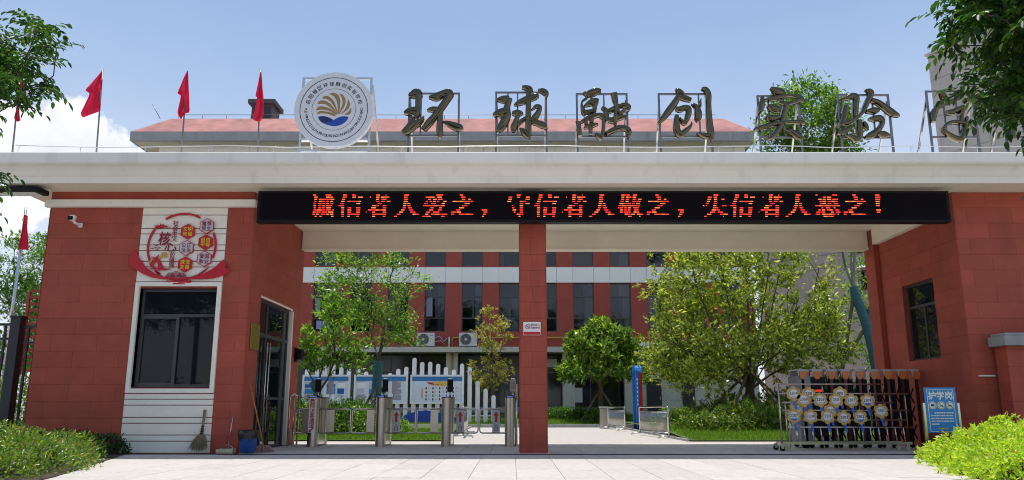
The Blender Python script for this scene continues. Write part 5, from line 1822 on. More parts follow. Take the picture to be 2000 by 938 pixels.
FY = 16.6
T = TH('metal_fence', 'black metal picket fence with thick post at left of guardhouse', 'fence', (-10.6, FY, 0))
pxx = P(37, 622, FY).x
T.part(MB().box(pxx - .105, pxx + .105, FY - .105, FY + .105, -.05, ZP(622, FY), .012), 'post', BLACKM)
T.part(MB().box(pxx - .12, pxx + .12, FY - .12, FY + .12, ZP(622, FY) + .001, ZP(622, FY) + .05, .01), 'post_cap', BLACKM)
zt2 = ZP(634, FY)
for i_ in range(2):
    x = pxx + .24 + i_ * .17
    T.part(MB().box(x - .022, x + .022, FY - .022, FY + .022, .06, zt2 - .03), 'picket', BLACKM)
for z in (.22, zt2 - .38, zt2 - .05):
    T.part(MB().box(pxx + .107, LX0 - .03, FY - .018, FY + .018, z - .02, z + .02), 'rail', BLACKM)
for i_ in range(26):
    x = pxx - .25 - i_ * .17
    T.part(MB().box(x - .02, x + .02, FY - .02, FY + .02, .06, zt2 - .02), 'picket', BLACKM)
for z in (.22, zt2 - .30, zt2):
    T.part(MB().box(pxx - 4.9, pxx - .107, FY - .024, FY + .024, z - .025, z + .025), 'rail', BLACKM)
# red slatted screen at the rear corner of the guardhouse
T = TH('slat_screen', 'narrow red slatted screen at the rear left corner of the guardhouse', 'screen', (-11.2, 18.6, 0))
sx = P(70, 600, 18.6).x
zs0, zs1 = ZP(730, 18.6), ZP(570, 18.6)
T.part(MB().box(sx - .22, sx - .16, 18.57, 18.63, zs0, zs1), 'upright', RED)
T.part(MB().box(sx + .45, sx + .51, 18.57, 18.63, zs0, zs1), 'upright', RED)
z = zs0 + .05
while z < zs1:
    T.part(MB().box(sx - .16, sx + .45, 18.58, 18.62, z, z + .06), 'slat', RED)
    z += .155

# ================================================================== TEACHING BLOCK
BYF = 44.0
def bX(x, y=600): return P(x, y, BYF).x
def bZ(y): return ZP(y, BYF)
T = TH('teaching_block', 'four storey red teaching block with white bands and pink eaves', 'building', (-4, BYF, .5))
bx0, bx1 = -20.6, 13.6
wz0, wz1 = bZ(648), bZ(553)
pitch_z = bZ(520) - bZ(648)
w0, pw_ = bX(829), (bX(1265) - bX(829)) / 6.0
ww = (bX(870) - bX(829)) * .99
cols_ = [w0 + k_ * pw_ for k_ in range(-7, 11)]
cols_ = [x for x in cols_ if bx0 + .3 < x and x + ww < bx1 - .3]
ledge = bZ(680)
eave = 15.75
mb = MB()
# wall built as piers and spandrels so that every window is an opening
zs = [wz0 + k_ * pitch_z for k_ in range(3)]
edges = [bx0] + [e for x in cols_ for e in (x, x + ww)] + [bx1]
for a, b in zip(edges[::2], edges[1::2]):
    mb.box(a, b, BYF, BYF + .5, ledge - .1, eave + .3)
for x in cols_:
    zz_ = [ledge - .1] + [e for z in zs for e in (z, z + (wz1 - wz0))] + [eave + .3]
    for a, b in zip(zz_[::2], zz_[1::2]):
        if b > a:
            mb.box(x, x + ww, BYF + .001, BYF + .5, a, b)
mb.box(bx0, bx1, BYF + 1.2, BYF + 14, 0, eave + .3)
wall = T.part(mb, 'wall', REDB)
for k_ in range(3):
    z0, z1 = wz1 + k_ * pitch_z, bZ(522) + k_ * pitch_z
    xs_ = sorted(set([bx0] + edges[1:-1] + [bx1]))
    for a, b in zip(xs_, xs_[1:]):
        me = piece_mesh('band_panel', b - a - .012, z1 - z0 - .03, .07, .008, PANELW)
        o = bpy.data.objects.new('band_panel', me)
        col.objects.link(o)
        o.parent = wall
        o.matrix_parent_inverse = Matrix.Identity(4)
        o.location = Vector(((a + b) / 2, BYF, (z0 + z1) / 2))
        # the wall itself hangs below the block's empty without offset of its own
CURT = pmat('curtain', (.42, .44, .50), .9, var=.3, scale=14, stretch=(6, 6, .2), rand=.35)
ROOM = pmat('room_dark', (.035, .037, .045), .9, var=.5, scale=.5)  # dimness of unlit rooms put into the colour
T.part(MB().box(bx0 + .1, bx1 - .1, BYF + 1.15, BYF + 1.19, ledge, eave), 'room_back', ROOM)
def make_window(x, z, kind):
    h = wz1 - wz0
    f_ = casing(x, x + ww, z, z + h, BYF + .12, BYF + .20, .05)
    t1 = z + h * .28; t2 = z + h * .72
    f_.box(x + .05, x + ww - .05, BYF + .125, BYF + .195, t1 - .03, t1 + .03)
    f_.box(x + .05, x + ww - .05, BYF + .125, BYF + .195, t2 - .03, t2 + .03)
    mx_ = x + ww * (.55 if kind else .42)
    f_.box(mx_ - .03, mx_ + .03, BYF + .127, BYF + .193, t1 + .03, t2 - .03)
    wo_ = T.part(f_, 'window', ALU)
    for (a, b, c, d) in ((x + .05, x + ww - .05, z + .05, t1 - .03), (x + .05, x + ww - .05, t2 + .03, z + h - .05), (x + .05, mx_ - .03, t1 + .03, t2 - .03), (mx_ + .03, x + ww - .05, t1 + .03, t2 - .03)):
        tl = random.uniform(-.006, .006)
        m_ = MB().add([(a, BYF + .16 + tl, c), (b, BYF + .16 - tl, c), (b, BYF + .16 - tl * .4, d), (a, BYF + .16 + tl * 1.5, d)], [(0, 1, 2, 3)])
        T.part(m_, 'pane', GLASSB, wo_)
    if random.random() < .55:
        cw_ = ww * random.uniform(.18, .5)
        cx_ = x + .05 if random.random() < .5 else x + ww - .05 - cw_
        z_a, z_b = z + .06, z + h - (.06 if random.random() < .6 else h * .3)
        nf = 14
        vs = [(cx_ + cw_ * i_ / nf, BYF + .30 + .025 * math.sin(i_ * 1.9), zc_) for zc_ in (z_a, z_b) for i_ in range(nf + 1)]
        T.part(MB().add(vs, [(i_, i_ + 1, i_ + nf + 2, i_ + nf + 1) for i_ in range(nf)], True), 'curtain', CURT, wo_)
    if kind == 2:   # opened casement
        s_ = MB()
        ca, sa = .42, .38
        x_a = x + .06
        for (p0, p1, q0, q1) in ((0, .05, 0, 1), (.95, 1, 0, 1), (.05, .95, 0, .05), (.05, .95, .95, 1)):
            za, zb = t1 + .04 + (t2 - t1 - .08) * q0, t1 + .04 + (t2 - t1 - .08) * q1
            A, B = Vector((x_a + ca * p0, BYF + .10 - sa * p0, 0)), Vector((x_a + ca * p1, BYF + .10 - sa * p1, 0))
            s_.add([(A.x, A.y, za), (B.x, B.y, za), (B.x, B.y, zb), (A.x, A.y, zb), (A.x + .03, A.y + .03, za), (B.x + .03, B.y + .03, za), (B.x + .03, B.y + .03, zb), (A.x + .03, A.y + .03, zb)],
                   [(0, 1, 2, 3), (7, 6, 5, 4), (0, 4, 5, 1), (1, 5, 6, 2), (2, 6, 7, 3), (3, 7, 4, 0)])
        T.part(s_, 'open_casement', ALU, wo_)
        g_ = MB().add([(x_a + .02, BYF + .095, t1 + .08), (x_a + ca - .02, BYF + .115 - sa, t1 + .08), (x_a + ca - .02, BYF + .115 - sa, t2 - .08), (x_a + .02, BYF + .095, t2 - .08)], [(0, 1, 2, 3)])
        T.part(g_, 'casement_pane', pmat('sky_glass', (.22, .27, .33), .06, var=.1, spec=.9), wo_)
    return wo_
random.seed(21)
for k_, z in enumerate(zs[:2]):
    for j_, x in enumerate(cols_):
        kind = 1
        if k_ == 0 and abs(x - bX(615)) < .5: kind = 2
        if k_ == 0 and abs(x - bX(829)) < .5: kind = 2
        make_window(x, z, kind)
for j_, x in enumerate(cols_):
    f_ = casing(x, x + ww, zs[2], zs[2] + wz1 - wz0, BYF + .12, BYF + .2, .05)
    wo_ = T.part(f_, 'window', ALU)
    T.part(MB().box(x + .05, x + ww - .05, BYF + .15, BYF + .16, zs[2] + .05, zs[2] + wz1 - wz0 - .05), 'pane', GLASSB, wo_)
# laundry in the first opened window
lm = MB()
for k_ in range(3):
    x = bX(617) + .05 + k_ * .34
    vs = [(x + .3 * i_ / 6, BYF + .08 + .02 * math.sin(i_ * 2), z) for z in (wz0 + .15, wz0 + .62) for i_ in range(7)]
    lm.add(vs, [(i_, i_ + 1, i_ + 8, i_ + 7) for i_ in range(6)], True)
T.part(lm, 'laundry', pmat('laundry_cloth', (.30, .33, .55), .9, var=.35, scale=3))
# roof: grey eaves slab, pink slope, flat top
RO = 1.2
mb = MB()
mb.box(bx0 - RO, bx1 + RO * .25, BYF - RO, BYF + 15, eave, eave + .55)
T.part(mb, 'eaves_slab', GREYC)
mb = MB().box(bx0 - RO + .15, bx1 + RO * .25 - .15, BYF - RO + .15, BYF + 14.8, eave - .012, eave - .002)
T.part(mb, 'eaves_soffit', CREAM)
rz0, rz1 = eave + .552, eave + 2.0
mb = MB()
y0, y1 = BYF - RO, BYF + .6
mb.add([(bx0 - RO, y0, rz0), (bx1 + RO * .25, y0, rz0), (bx1 - RO * .8, y1, rz1), (bx0 + RO * .2, y1, rz1), (bx0 - RO, BYF + 15, rz0), (bx1 + RO * .25, BYF + 15, rz0), (bx1 - RO * .8, BYF + 13.6, rz1), (bx0 + RO * .2, BYF + 13.6, rz1)],
       [(0, 1, 2, 3), (1, 5, 6, 2), (5, 4, 7, 6), (4, 0, 3, 7), (3, 2, 6, 7)])
roof = T.part(mb, 'roof', ROOFP)
rl = MB()
rl.tube([(bx0 + .6, y1 + .1, rz1 + .28), (bx1 - 1.4, y1 + .1, rz1 + .28)], .018, 6)
x = bx0 + .6
while x < bx1 - 1.3:
    rl.tube([(x, y1 + .1, rz1 - .02), (x, y1 + .1, rz1 + .28)], .014, 5)
    x += 1.45
T.part(rl, 'roof_rail', FRAMEST, roof)
chx = P(519, 220, BYF + 5).x
cm_ = MB()
cm_.box(chx - .66, chx + .66, BYF + 4.2, BYF + 5.8, rz1 - .2, rz1 + 2.35)
HATCH = pmat('hatch_dark', (.07, .07, .075), .7, var=.3)
chm = T.part(cm_, 'roof_hatch', HATCH, roof)
cm_ = MB()
cm_.box(chx - .88, chx + .88, BYF + 4.0, BYF + 6.0, rz1 + 2.352, rz1 + 2.65, .04)
T.part(cm_, 'roof_hatch_cap', HATCH)
T.part(MB().box(chx - .55, chx + .55, BYF + 4.185, BYF + 4.199, rz1 + 1.3, rz1 + 2.2), 'roof_hatch_dark_panel', BLACKM)  # flat dark panel on the closed hatch front
T.part(MB().tube([P(297, 203, BYF), P(313, 232, BYF)], .02, 6), 'antenna', FRAMEST)
# ledge, ground floor
mb = MB()
mb.box(bx0 - .2, bX(1222), BYF - .95, BYF + .3, ledge - .28, ledge)
T.part(mb, 'ledge', CREAM)
mb = MB()
mb.box(bX(1224), bx1, BYF - .95, BYF + .3, ledge - .42, ledge + .24)
T.part(mb, 'white_beam', PANELW)
gz0 = .35
COLS = [885, 1130]
for x in (bX(640), bX(885), bX(1108), bX(1226)):
    T.part(MB().box(x - .32, x + .32, BYF - .3, BYF + .2, gz0, ledge - .281), 'ground_column', CREAM)
mb = MB()
mb.box(bx0, bX(1224), BYF + .9, BYF + 1.1, gz0, ledge - .2)
T.part(mb, 'shopfront', pmat('shop_dark', (.016, .018, .02), .12, var=.4, scale=.7, spec=.7))
for x in np.arange(bx0 + 1, bX(1220), 1.6):
    T.part(MB().box(x - .035, x + .035, BYF + .86, BYF + .898, gz0, ledge - .3), 'mullion', ALU)
T.part(MB().box(bx0, bX(1224), BYF + .80, BYF + .897, gz0, gz0 + .55), 'plinth', GREYC)
T.part(MB().box(bx0, bX(1224), BYF + .855, BYF + .896, 2.75, 2.83), 'transom', ALU)
# cream ground-floor wall with two dark doors on the right
mb = MB()
dd = [(bX(1216), bX(1252)), (bX(1258), bX(1286)), (bX(1326), bX(1350))]
mb.box(bX(1224), bx1, BYF + .1, BYF + .4, gz0, ledge - .4)
cwl = T.part(mb, 'cream_wall', CREAM)
for r_ in range(4):
    z = gz0 + .9 + r_ * .62
    T.part(MB().box(bX(1224), bx1, BYF + .092, BYF + .098, z, z + .02), 'joint', GREYC, cwl)
T.part(MB().box(bX(1224), bx1, BYF + .07, BYF + .0975, gz0, gz0 + .5), 'plinth', GREYC)
for (a, b) in dd[1:]:
    do = T.part(MB().box(a, b, BYF + .05, BYF + .091, gz0, gz0 + 2.05), 'dark_door', BLACKM)
    T.part(MB().box(b - .12, b - .07, BYF + .0, BYF + .049, gz0 + .9, gz0 + 1.1), 'handle', CHROME, do)
T.part(MB().box(bX(1252), bX(1288), BYF + .03, BYF + .09, 3.1, 3.7), 'louvre', GREYC)
# paper notice in a ground-floor window
T.part(MB().box(bX(1122), bX(1137), BYF + .84, BYF + .853, bZ(786), bZ(757)), 'window_notice', SIGNW)
T.part(MB().box(bX(1065), bX(1088), BYF + .84, BYF + .853, bZ(716), bZ(700)), 'window_notice', SIGNG)
# gas pipe and downpipe
gp = MB()
zg = bZ(660)
gp.tube([(bX(885), BYF - .02, ledge), (bX(885), BYF - .10, zg - .05), (bX(886.5), BYF - .10, zg), (bX(1290), BYF - .10, zg)], .05, 8)
T.part(gp, 'gas_pipe', YPIPE)
T.part(MB().tube([(bX(885), BYF - .38, gz0), (bX(885), BYF - .38, ledge - .28)], .055, 8), 'gas_riser', YPIPE)

# air conditioners on the ledge
def aircon(xc, label, z):
    Y = BYF - .75
    T2 = TH('air_conditioner', label, 'air conditioner', (xc, Y, z), 'air conditioners on the ledge')
    w_, h_ = .98, .72
    sh = T2.part(MB().box(xc - w_ / 2, xc + w_ / 2, Y, Y + .36, z + .06, z + .06 + h_, .025), 'shell', ACW)
    g_ = MB()
    cx, cz = xc - .12, z + .06 + h_ / 2
    g_.ring(cx, cz, .29, .305, Y - .02, Y + .0, 32)
    for r_ in (.08, .13, .18, .235):
        g_.ring(cx, cz, r_, r_ + .014, Y - .018, Y - .004, 28)
    for k_ in range(12):
        a = R(30 * k_)
        g_.bar((cx + .07 * math.cos(a), Y - .012, cz + .07 * math.sin(a)), (cx + .29 * math.cos(a), Y - .012, cz + .29 * math.sin(a)), .012, .008)
    T2.part(g_, 'fan_grille', pmat('grille', (.24, .25, .25), .5))
    f_ = MB(); f_.ring(cx, cz, .001, .285, Y - .003, Y - .001, 28)
    T2.part(f_, 'fan_shade_disc', pmat('fan_dark', (.05, .055, .055), .5))  # shaded hollow behind the grille put in as a flat dark disc
    f_ = MB(); f_.ring(cx, cz, .001, .07, Y - .022, Y - .003, 20)
    T2.part(f_, 'hub', ACW)
    T2.part(MB().box(xc + .24, xc + .42, Y - .004, Y - .001, z + .60, z + .64), 'name_strip', GREYC)
    for s_ in (-.36, .36):
        T2.part(MB().box(xc + s_ - .04, xc + s_ + .04, Y + .02, Y + .34, z, z + .06), 'foot', BLACKM)
    ps = MB()
    ps.tube([(xc + .49, Y + .2, z + .5), (xc + .75, Y + .3, z + .62), (xc + .95, Y + .5, z + .35), (xc + 1.15, Y + .62, z + .55)], .022, 6)
    ps.tube([(xc + .49, Y + .2, z + .3), (xc + .8, Y + .35, z + .38), (xc + 1.0, Y + .6, z + .2)], .018, 6)
    T2.part(ps, 'pipe', SIGNG)
    T2.part(MB().tube([(xc + 1.25, Y + .55, z), (xc + 1.25, Y + .55, z + .6)], .04, 8), 'vent_stub', SIGNW)
aircon(P(831, 665, BYF - .75).x, 'white air conditioner clear of the trees on the ledge', ledge)
aircon(P(914, 665, BYF - .75).x, 'white air conditioner half behind the yellowish tree', ledge)

# ================================================================== GREY BUILDINGS ON THE RIGHT
def slant_block(name, label, corner, d, L, H0, H1, W, mat, lines, wins=()):
    """side wall runs from corner along d (unit, level) for L; eaves height goes from H0 to H1"""
    T2 = TH(name, label, 'building', (corner[0], corner[1], 0))
    c = Vector((corner[0], corner[1], 0)); d = Vector((d[0], d[1], 0)).normalized()
    n_ = Vector((-d.y, d.x, 0))
    if n_.x < 0: n_ = -n_
    e = c + d * L
    vs = []
    for (p, h) in ((c, H0), (e, H1), (e + n_ * W, H1), (c + n_ * W, H0)):
        vs += [p, p + Vector((0, 0, h))]
    mbw = MB().add(vs, [(0, 2, 3, 1), (2, 4, 5, 3), (4, 6, 7, 5), (6, 0, 1, 7), (1, 3, 5, 7)])
    wl_ = T2.part(mbw, 'wall', mat)
    o_ = -n_
    cap_ = MB()
    for (p, q_, h0, h1) in ((c - d * .15, e, H0, H1),):
        a = p + o_ * .12; b = q_ + o_ * .12
        vs = []
        for (u, h) in ((a, h0), (b, h1)):
            for (k_, z) in ((0, .003), (1, .003), (1, .16), (0, .16)):
                vs.append(u + n_ * (k_ * .5) + Vector((0, 0, h + z)))
        cap_.add(vs, [(0, 1, 2, 3), (7, 6, 5, 4), (0, 4, 5, 1), (1, 5, 6, 2), (2, 6, 7, 3), (3, 7, 4, 0)])
    T2.part(cap_, 'roof_edge', SIGNG)
    for z in lines:
        a, b = c + o_ * .012 + Vector((0, 0, z)), e + o_ * .012 + Vector((0, 0, z))
        T2.part(MB().bar(a, b, .035, .02), 'wall_joint', GREYC)
    for (t0, t1, z0, z1, hood) in wins:
        a, b = c + d * t0, c + d * t1
        def quad(a, b, z0, z1, off): return [a + o_ * off + Vector((0, 0, z0)), b + o_ * off + Vector((0, 0, z0)), b + o_ * off + Vector((0, 0, z1)), a + o_ * off + Vector((0, 0, z1))]
        fm_ = MB()
        for z in (z0, z1, (z0 + z1) / 2):
            fm_.bar(a + o_ * .04 + Vector((0, 0, z)), b + o_ * .04 + Vector((0, 0, z)), .07, .05)
        for p in (a, (a + b) / 2, b):
            fm_.bar(p + o_ * .04 + Vector((0, 0, z0)), p + o_ * .04 + Vector((0, 0, z1)), .07, .05)
        wd_ = T2.part(fm_, 'window', ALU)
        T2.part(MB().add(quad(a, b, z0, z1, .02), [(0, 1, 2, 3)]), 'pane', GLASS, wd_)
        if hood:
            cg = MB()
            for k_ in range(8):
                p = a.lerp(b, k_ / 7) + o_ * .5
                cg.bar(p + Vector((0, 0, z0 - .1)), p + Vector((0, 0, z1)), .03)
            for z in (z0 - .1, (z0 + z1) / 2, z1):
                cg.bar(a + o_ * .5 + Vector((0, 0, z)), b + o_ * .5 + Vector((0, 0, z)), .035)
                cg.bar(a + o_ * .02 + Vector((0, 0, z)), a + o_ * .5 + Vector((0, 0, z)), .035)
                cg.bar(b + o_ * .02 + Vector((0, 0, z)), b + o_ * .5 + Vector((0, 0, z)), .035)
            T2.part(cg, 'window_cage', BLACKM, wd_)
            hd_ = MB()
            A, B = a + Vector((0, 0, z1 + .5)), b + Vector((0, 0, z1 + .5))
            hd_.add([A, B, B + o_ * .8 - Vector((0, 0, .35)), A + o_ * .8 - Vector((0, 0, .35)), A + Vector((0, 0, .04)), B + Vector((0, 0, .04)), B + o_ * .8 - Vector((0, 0, .31)), A + o_ * .8 - Vector((0, 0, .31))],
                    [(0, 1, 2, 3), (7, 6, 5, 4), (0, 4, 5, 1), (1, 5, 6, 2), (2, 6, 7, 3), (3, 7, 4, 0)])
            T2.part(hd_, 'awning', SIGNW, wd_)
    return T2
cA = P(1828, 250, 52.0)
hA = P(1815, 110, 52.0).z
slant_block('grey_building', 'tall grey rendered building behind the hanging leaves at right', (cA.x, 52.0), (.46, -.89), 22, hA, hA + .9, 14, GREYW, [hA - 1.9, hA - 4.6, hA - 7.4, hA - 10.2, hA - 13])
cB = P(1482, 560, 60.0)
zB = P(1640, 560, 56).z
slant_block('grey_building', 'lower grey block with barred window seen below the canopy at right', (cB.x, 60.0), (.62, -.78), 18, P(1600, 425, 58).z, P(1600, 425, 58).z, 10, GREYW,
            [ZP(505, 57), ZP(530, 57), ZP(620, 57)],
            [(8.2, 9.9, ZP(575, 56), ZP(552, 56) + .35, True), (7.6, 8.6, ZP(507, 56), ZP(490, 56), False), (9.0, 10.4, ZP(645, 56), ZP(622, 56), False)])

# ================================================================== VEGETATION
def unit(a):
    return a / np.maximum(1e-9, np.linalg.norm(a, axis=-1, keepdims=True))
def leaf_arrays(pos, d, nrm, L, W, fold=.18, hexa=False, droop=.12):
    d = unit(d)
    s = unit(np.cross(d, nrm))
    nn = unit(np.cross(s, d))
    L = L[:, None]; W = W[:, None]
    tip = pos + d * L - nn * droop * L
    if not hexa:
        l = pos + d * L * .48 - s * W * .5 + nn * fold * W
        r = pos + d * L * .48 + s * W * .5 + nn * fold * W
        V = np.stack([pos, r, tip, l], 1).reshape(-1, 3)
        F = np.arange(len(V)).reshape(-1, 4)
        return V, F
    l1 = pos + d * L * .28 - s * W * .44 + nn * fold * W
    l2 = pos + d * L * .66 - s * W * .40 + nn * (fold * W - droop * L * .4)
    r1 = pos + d * L * .28 + s * W * .44 + nn * fold * W
    r2 = pos + d * L * .66 + s * W * .40 + nn * (fold * W - droop * L * .4)
    V = np.stack([pos, r1, r2, tip, l2, l1], 1).reshape(-1, 3)
    b = np.arange(len(pos))[:, None] * 6
    F = np.concatenate([b + np.array([[0, 1, 2, 3]]), b + np.array([[0, 3, 4, 5]])], 1).reshape(-1, 4)
    return V, F
class Skel:
    def __init__(s, path):
        s.p = [np.array(q, float) for q in path]
        s.par = [-1] + list(range(len(path) - 1))
        s.len = [0.0]
        for i in range(1, len(path)):
            s.len.append(s.len[-1] + np.linalg.norm(s.p[i] - s.p[i - 1]))
        s.tips = []
        s.minnode = 0
    def limb(s, path, start):
        j = start
        for q in path:
            q = np.array(q, float)
            s.p.append(q); s.par.append(j); s.len.append(s.len[j] + np.linalg.norm(q - s.p[j]))
            j = len(s.p) - 1
        return j
    def grow(s, tips, g, bias=.25, step=.45, curve=.35, noise=.05):
        root = s.p[s.minnode]
        order = np.argsort([np.linalg.norm(t - root) for t in tips])
        for i in order:
            t = tips[i]
            A = np.array(s.p[s.minnode:])
            dd = np.linalg.norm(A - t, axis=1)
            ln = np.array(s.len[s.minnode:])
            up = np.maximum(0, A[:, 2] - t[2]) * 1.2
            j = int(np.argmin(dd + bias * ln * .5 + up)) + s.minnode
            a = s.p[j]
            L = np.linalg.norm(t - a)
            if L < .02:
                continue
            pd = a - s.p[s.par[j]] if s.par[j] >= 0 else np.array([0, 0, 1.])
            pd = pd / (np.linalg.norm(pd) + 1e-9)
            c = a + pd * L * curve + np.array([0, 0, .08 * L])
            n = max(2, int(L / step) + 1)
            k = j
            for q in range(1, n + 1):
                u = q / n
                pnt = a * (1 - u) ** 2 + c * 2 * u * (1 - u) + t * u * u
                if q < n:
                    pnt = pnt + g.normal(0, noise * L / n, 3)
                s.p.append(pnt); s.par.append(k); s.len.append(s.len[k] + np.linalg.norm(pnt - s.p[k]))
                k = len(s.p) - 1
            s.tips.append(k)
    def radii(s, tip_r, ex=2.3, rmax=None):
        n = len(s.p)
        acc = np.zeros(n)
        for i in range(n - 1, -1, -1):
            if acc[i] == 0:
                acc[i] = tip_r ** ex
            if s.par[i] >= 0:
                acc[s.par[i]] += acc[i]
        r = acc ** (1 / ex)
        if rmax:
            r = np.minimum(r, rmax)
        return r
    def mesh(s, r, sides=6):
        P0 = np.array([s.p[q] for q in s.par[1:]]); P1 = np.array(s.p[1:])
        r1 = r[1:]; rp = np.array([r[q] for q in s.par[1:]])
        r0 = np.minimum(rp, r1 * 1.35)
        t = unit(P1 - P0)
        ref = np.where(np.abs(t[:, [2]]) < .9, np.array([[0, 0, 1.]]), np.array([[1., 0, 0]]))
        u = unit(np.cross(t, ref)); w_ = np.cross(t, u)
        a = np.arange(sides) * 2 * np.pi / sides
        ring = u[:, None, :] * np.cos(a)[None, :, None] + w_[:, None, :] * np.sin(a)[None, :, None]
        A = P0[:, None, :] - t[:, None, :] * (r0 * .25)[:, None, None] + ring * r0[:, None, None]
        B = P1[:, None, :] + ring * r1[:, None, None]
        V = np.concatenate([A, B], 1).reshape(-1, 3)
        b = np.arange(len(P0))[:, None, None] * (2 * sides)
        k = np.arange(sides)
        q = np.stack([k, (k + 1) % sides, (k + 1) % sides + sides, k + sides], 1)[None]
        return fast_mesh('branches', V, (b + q).reshape(-1, 4), True)
def ell(g, n, c, r, shell=.0, zmin=None):
    v = unit(g.normal(size=(n, 3)))
    rad = g.uniform(shell ** 3, 1, n) ** (1 / 3)
    p = np.array(c) + v * rad[:, None] * np.array(r)
    if zmin is not None:
        p = p[p[:, 2] > zmin]
    return p
def clusters(g, centers, n, sig, L, W, out_c, up=.5, hexa=False, flat=0.0, droop=.12, jitter=.8):
    N = len(centers) * n
    base = np.repeat(centers, n, 0)
    off = g.normal(0, 1, (N, 3)) * np.array([sig, sig, sig * (1 - flat)])
    pos = base + off
    d = unit(pos - np.array(out_c)) * .6 + g.normal(0, jitter, (N, 3)) + np.array([0, 0, up * .4])
    nr = g.normal(0, .55, (N, 3)) + np.array([0, 0, 1.0]) + unit(pos - np.array(out_c)) * .35
    Ls = np.clip(g.lognormal(0, .3, N), .4, 1.7) * L
    return leaf_arrays(pos, d, nr, Ls, Ls * W, hexa=hexa, droop=droop)
def rosettes(g, centers, axis, n, L, W, spread=.9):
    N = len(centers) * n
    base = np.repeat(centers, n, 0); ax = np.repeat(unit(axis), n, 0)
    d = ax * g.uniform(.2, .9, (N, 1)) + g.normal(0, 1, (N, 3)) * spread * .6
    pos = base + g.normal(0, L * .25, (N, 3))
    nr = ax + g.normal(0, .45, (N, 3))
    Ls = np.clip(g.lognormal(0, .28, N), .4, 1.6) * L
    return leaf_arrays(pos, d, nr, Ls, Ls * W)
def join(parts):
    Vs, Fs, b = [], [], 0
    for V, F in parts:
        Vs.append(V); Fs.append(F + b); b += len(V)
    return np.concatenate(Vs), np.concatenate(Fs)
def plant(name, label, cat, base, sk, r, bark, leaves, lm, group=None, crown='crown', trunk='trunk', sides=6):
    T = thing(name, label, cat, base, group)
    t = link(trunk, sk.mesh(r, sides), bark, T); at0(t, T)
    V, F = leaves
    c = link(crown, fast_mesh(crown, V, F), lm, T); at0(c, T)
    c['kind'] = 'stuff'
    return T
def wrap(T, path, r, name='trunk_wrap', mat=None):
    n = 14
    pts = catmull([tuple(p) for p in path], 8)
    m_ = len(pts)
    rr = [r[0] + (r[1] - r[0]) * i / (m_ - 1) + .012 * (i % 3 == 0) for i in range(m_)]
    w_ = MB().tube(pts, rr, n).build(name, mat or TEAL, T)
    at0(w_, T)
    return w_
def stakes(T, centre, top_z, n, spread, a0=.3, r=.045):
    for k in range(n):
        a = a0 + 2 * math.pi * k / n
        s = MB().tube([(centre[0] + math.cos(a) * spread, centre[1] + math.sin(a) * spread, centre[2] - .05), (centre[0] - math.cos(a) * .12, centre[1] - math.sin(a) * .12, top_z)], r, 8).build('stake', WOOD, T)
        at0(s, T)
LF1 = leafmat('leaf_bright', (.04, .105, .02), (.125, .225, .032), (.32, .40, .08), trans=.48, rough=.35, spec=.55)  # leaf tones spread wide to carry sun and shade contrast
LF10 = leafmat('leaf_crown', (.03, .08, .013), (.09, .18, .024), (.25, .33, .05), trans=.48, rough=.38)
LF2 = leafmat('leaf_yellow', (.16, .16, .03), (.34, .31, .07), (.52, .42, .18), trans=.4)
LF3 = leafmat('leaf_round', (.03, .085, .013), (.13, .23, .024), (.42, .48, .08), trans=.38, rough=.3, spec=.6)
LF4 = leafmat('leaf_osmanthus', (.06, .095, .016), (.24, .285, .045), (.58, .55, .15), trans=.45, rough=.32, spec=.6)
LF5 = leafmat('leaf_deep', (0.035, 0.091, 0.014), (0.070, 0.154, 0.020), (0.140, 0.238, 0.028), trans=.45)
LF6 = leafmat('leaf_shrub', (.05, .12, .018), (.13, .21, .03), (.26, .31, .06), trans=.38, rough=.3, spec=.6, dry=True)
LF7 = leafmat('leaf_lime', (.26, .40, .03), (.42, .53, .045), (.56, .62, .10), trans=.42, rough=.4, dry=True)
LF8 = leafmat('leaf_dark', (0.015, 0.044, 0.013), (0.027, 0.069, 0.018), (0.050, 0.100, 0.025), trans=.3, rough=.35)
LF9 = leafmat('leaf_street', (.013, .042, .009), (.026, .068, .012), (.075, .13, .025), trans=.45, rough=.38)

# --- tall slender tree with wrapped trunk behind the second turnstile
g = np.random.default_rng(101)
Y = 27.0
tb = P(735, 800, Y); tb.z = z_bedL(0, 27)
path = [tuple(tb), tuple(P(735, 770, Y)), tuple(P(737, 735, Y)), tuple(P(739, 700, Y))]
sk = Skel(path); sk.minnode = 3
for lim in ([(725, 660), (735, 610), (722, 560), (705, 500)], [(748, 660), (770, 610), (792, 570), (812, 520)], [(730, 670), (690, 620), (665, 560), (650, 490)], [(752, 665), (800, 620), (835, 590)]):
    sk.limb([tuple(P(x, y, Y + g.uniform(-.8, .8))) for x, y in lim], 3)
c = P(725, 560, Y)
tips = np.concatenate([ell(g, 105, c, (2.0, 1.7, 2.0), .4, P(0, 680, Y).z), ell(g, 22, P(775, 640, Y), (.9, 1.0, .8))])
sk.grow(tips, g, .35, .4)
r = sk.radii(.009, 2.4, .13)
ctr = np.array([sk.p[i] for i in sk.tips])
mid = np.array([sk.p[sk.par[i]] for i in sk.tips])
lv = join([clusters(g, ctr, 44, .22, .12, .42, c, .3, flat=.6), clusters(g, mid, 12, .17, .11, .45, c, .3, flat=.4)])
T = plant('courtyard_tree', 'airy bright green tree with teal wrapped trunk behind the turnstiles', 'tree', tuple(tb), sk, r, BARK, lv, LF1)
wrap(T, [P(735, 800, Y), P(735, 770, Y), P(737, 735, Y), P(740, 705, Y)], (.175, .15))
stakes(T, tb, 1.9, 3, 1.1, 2.5)

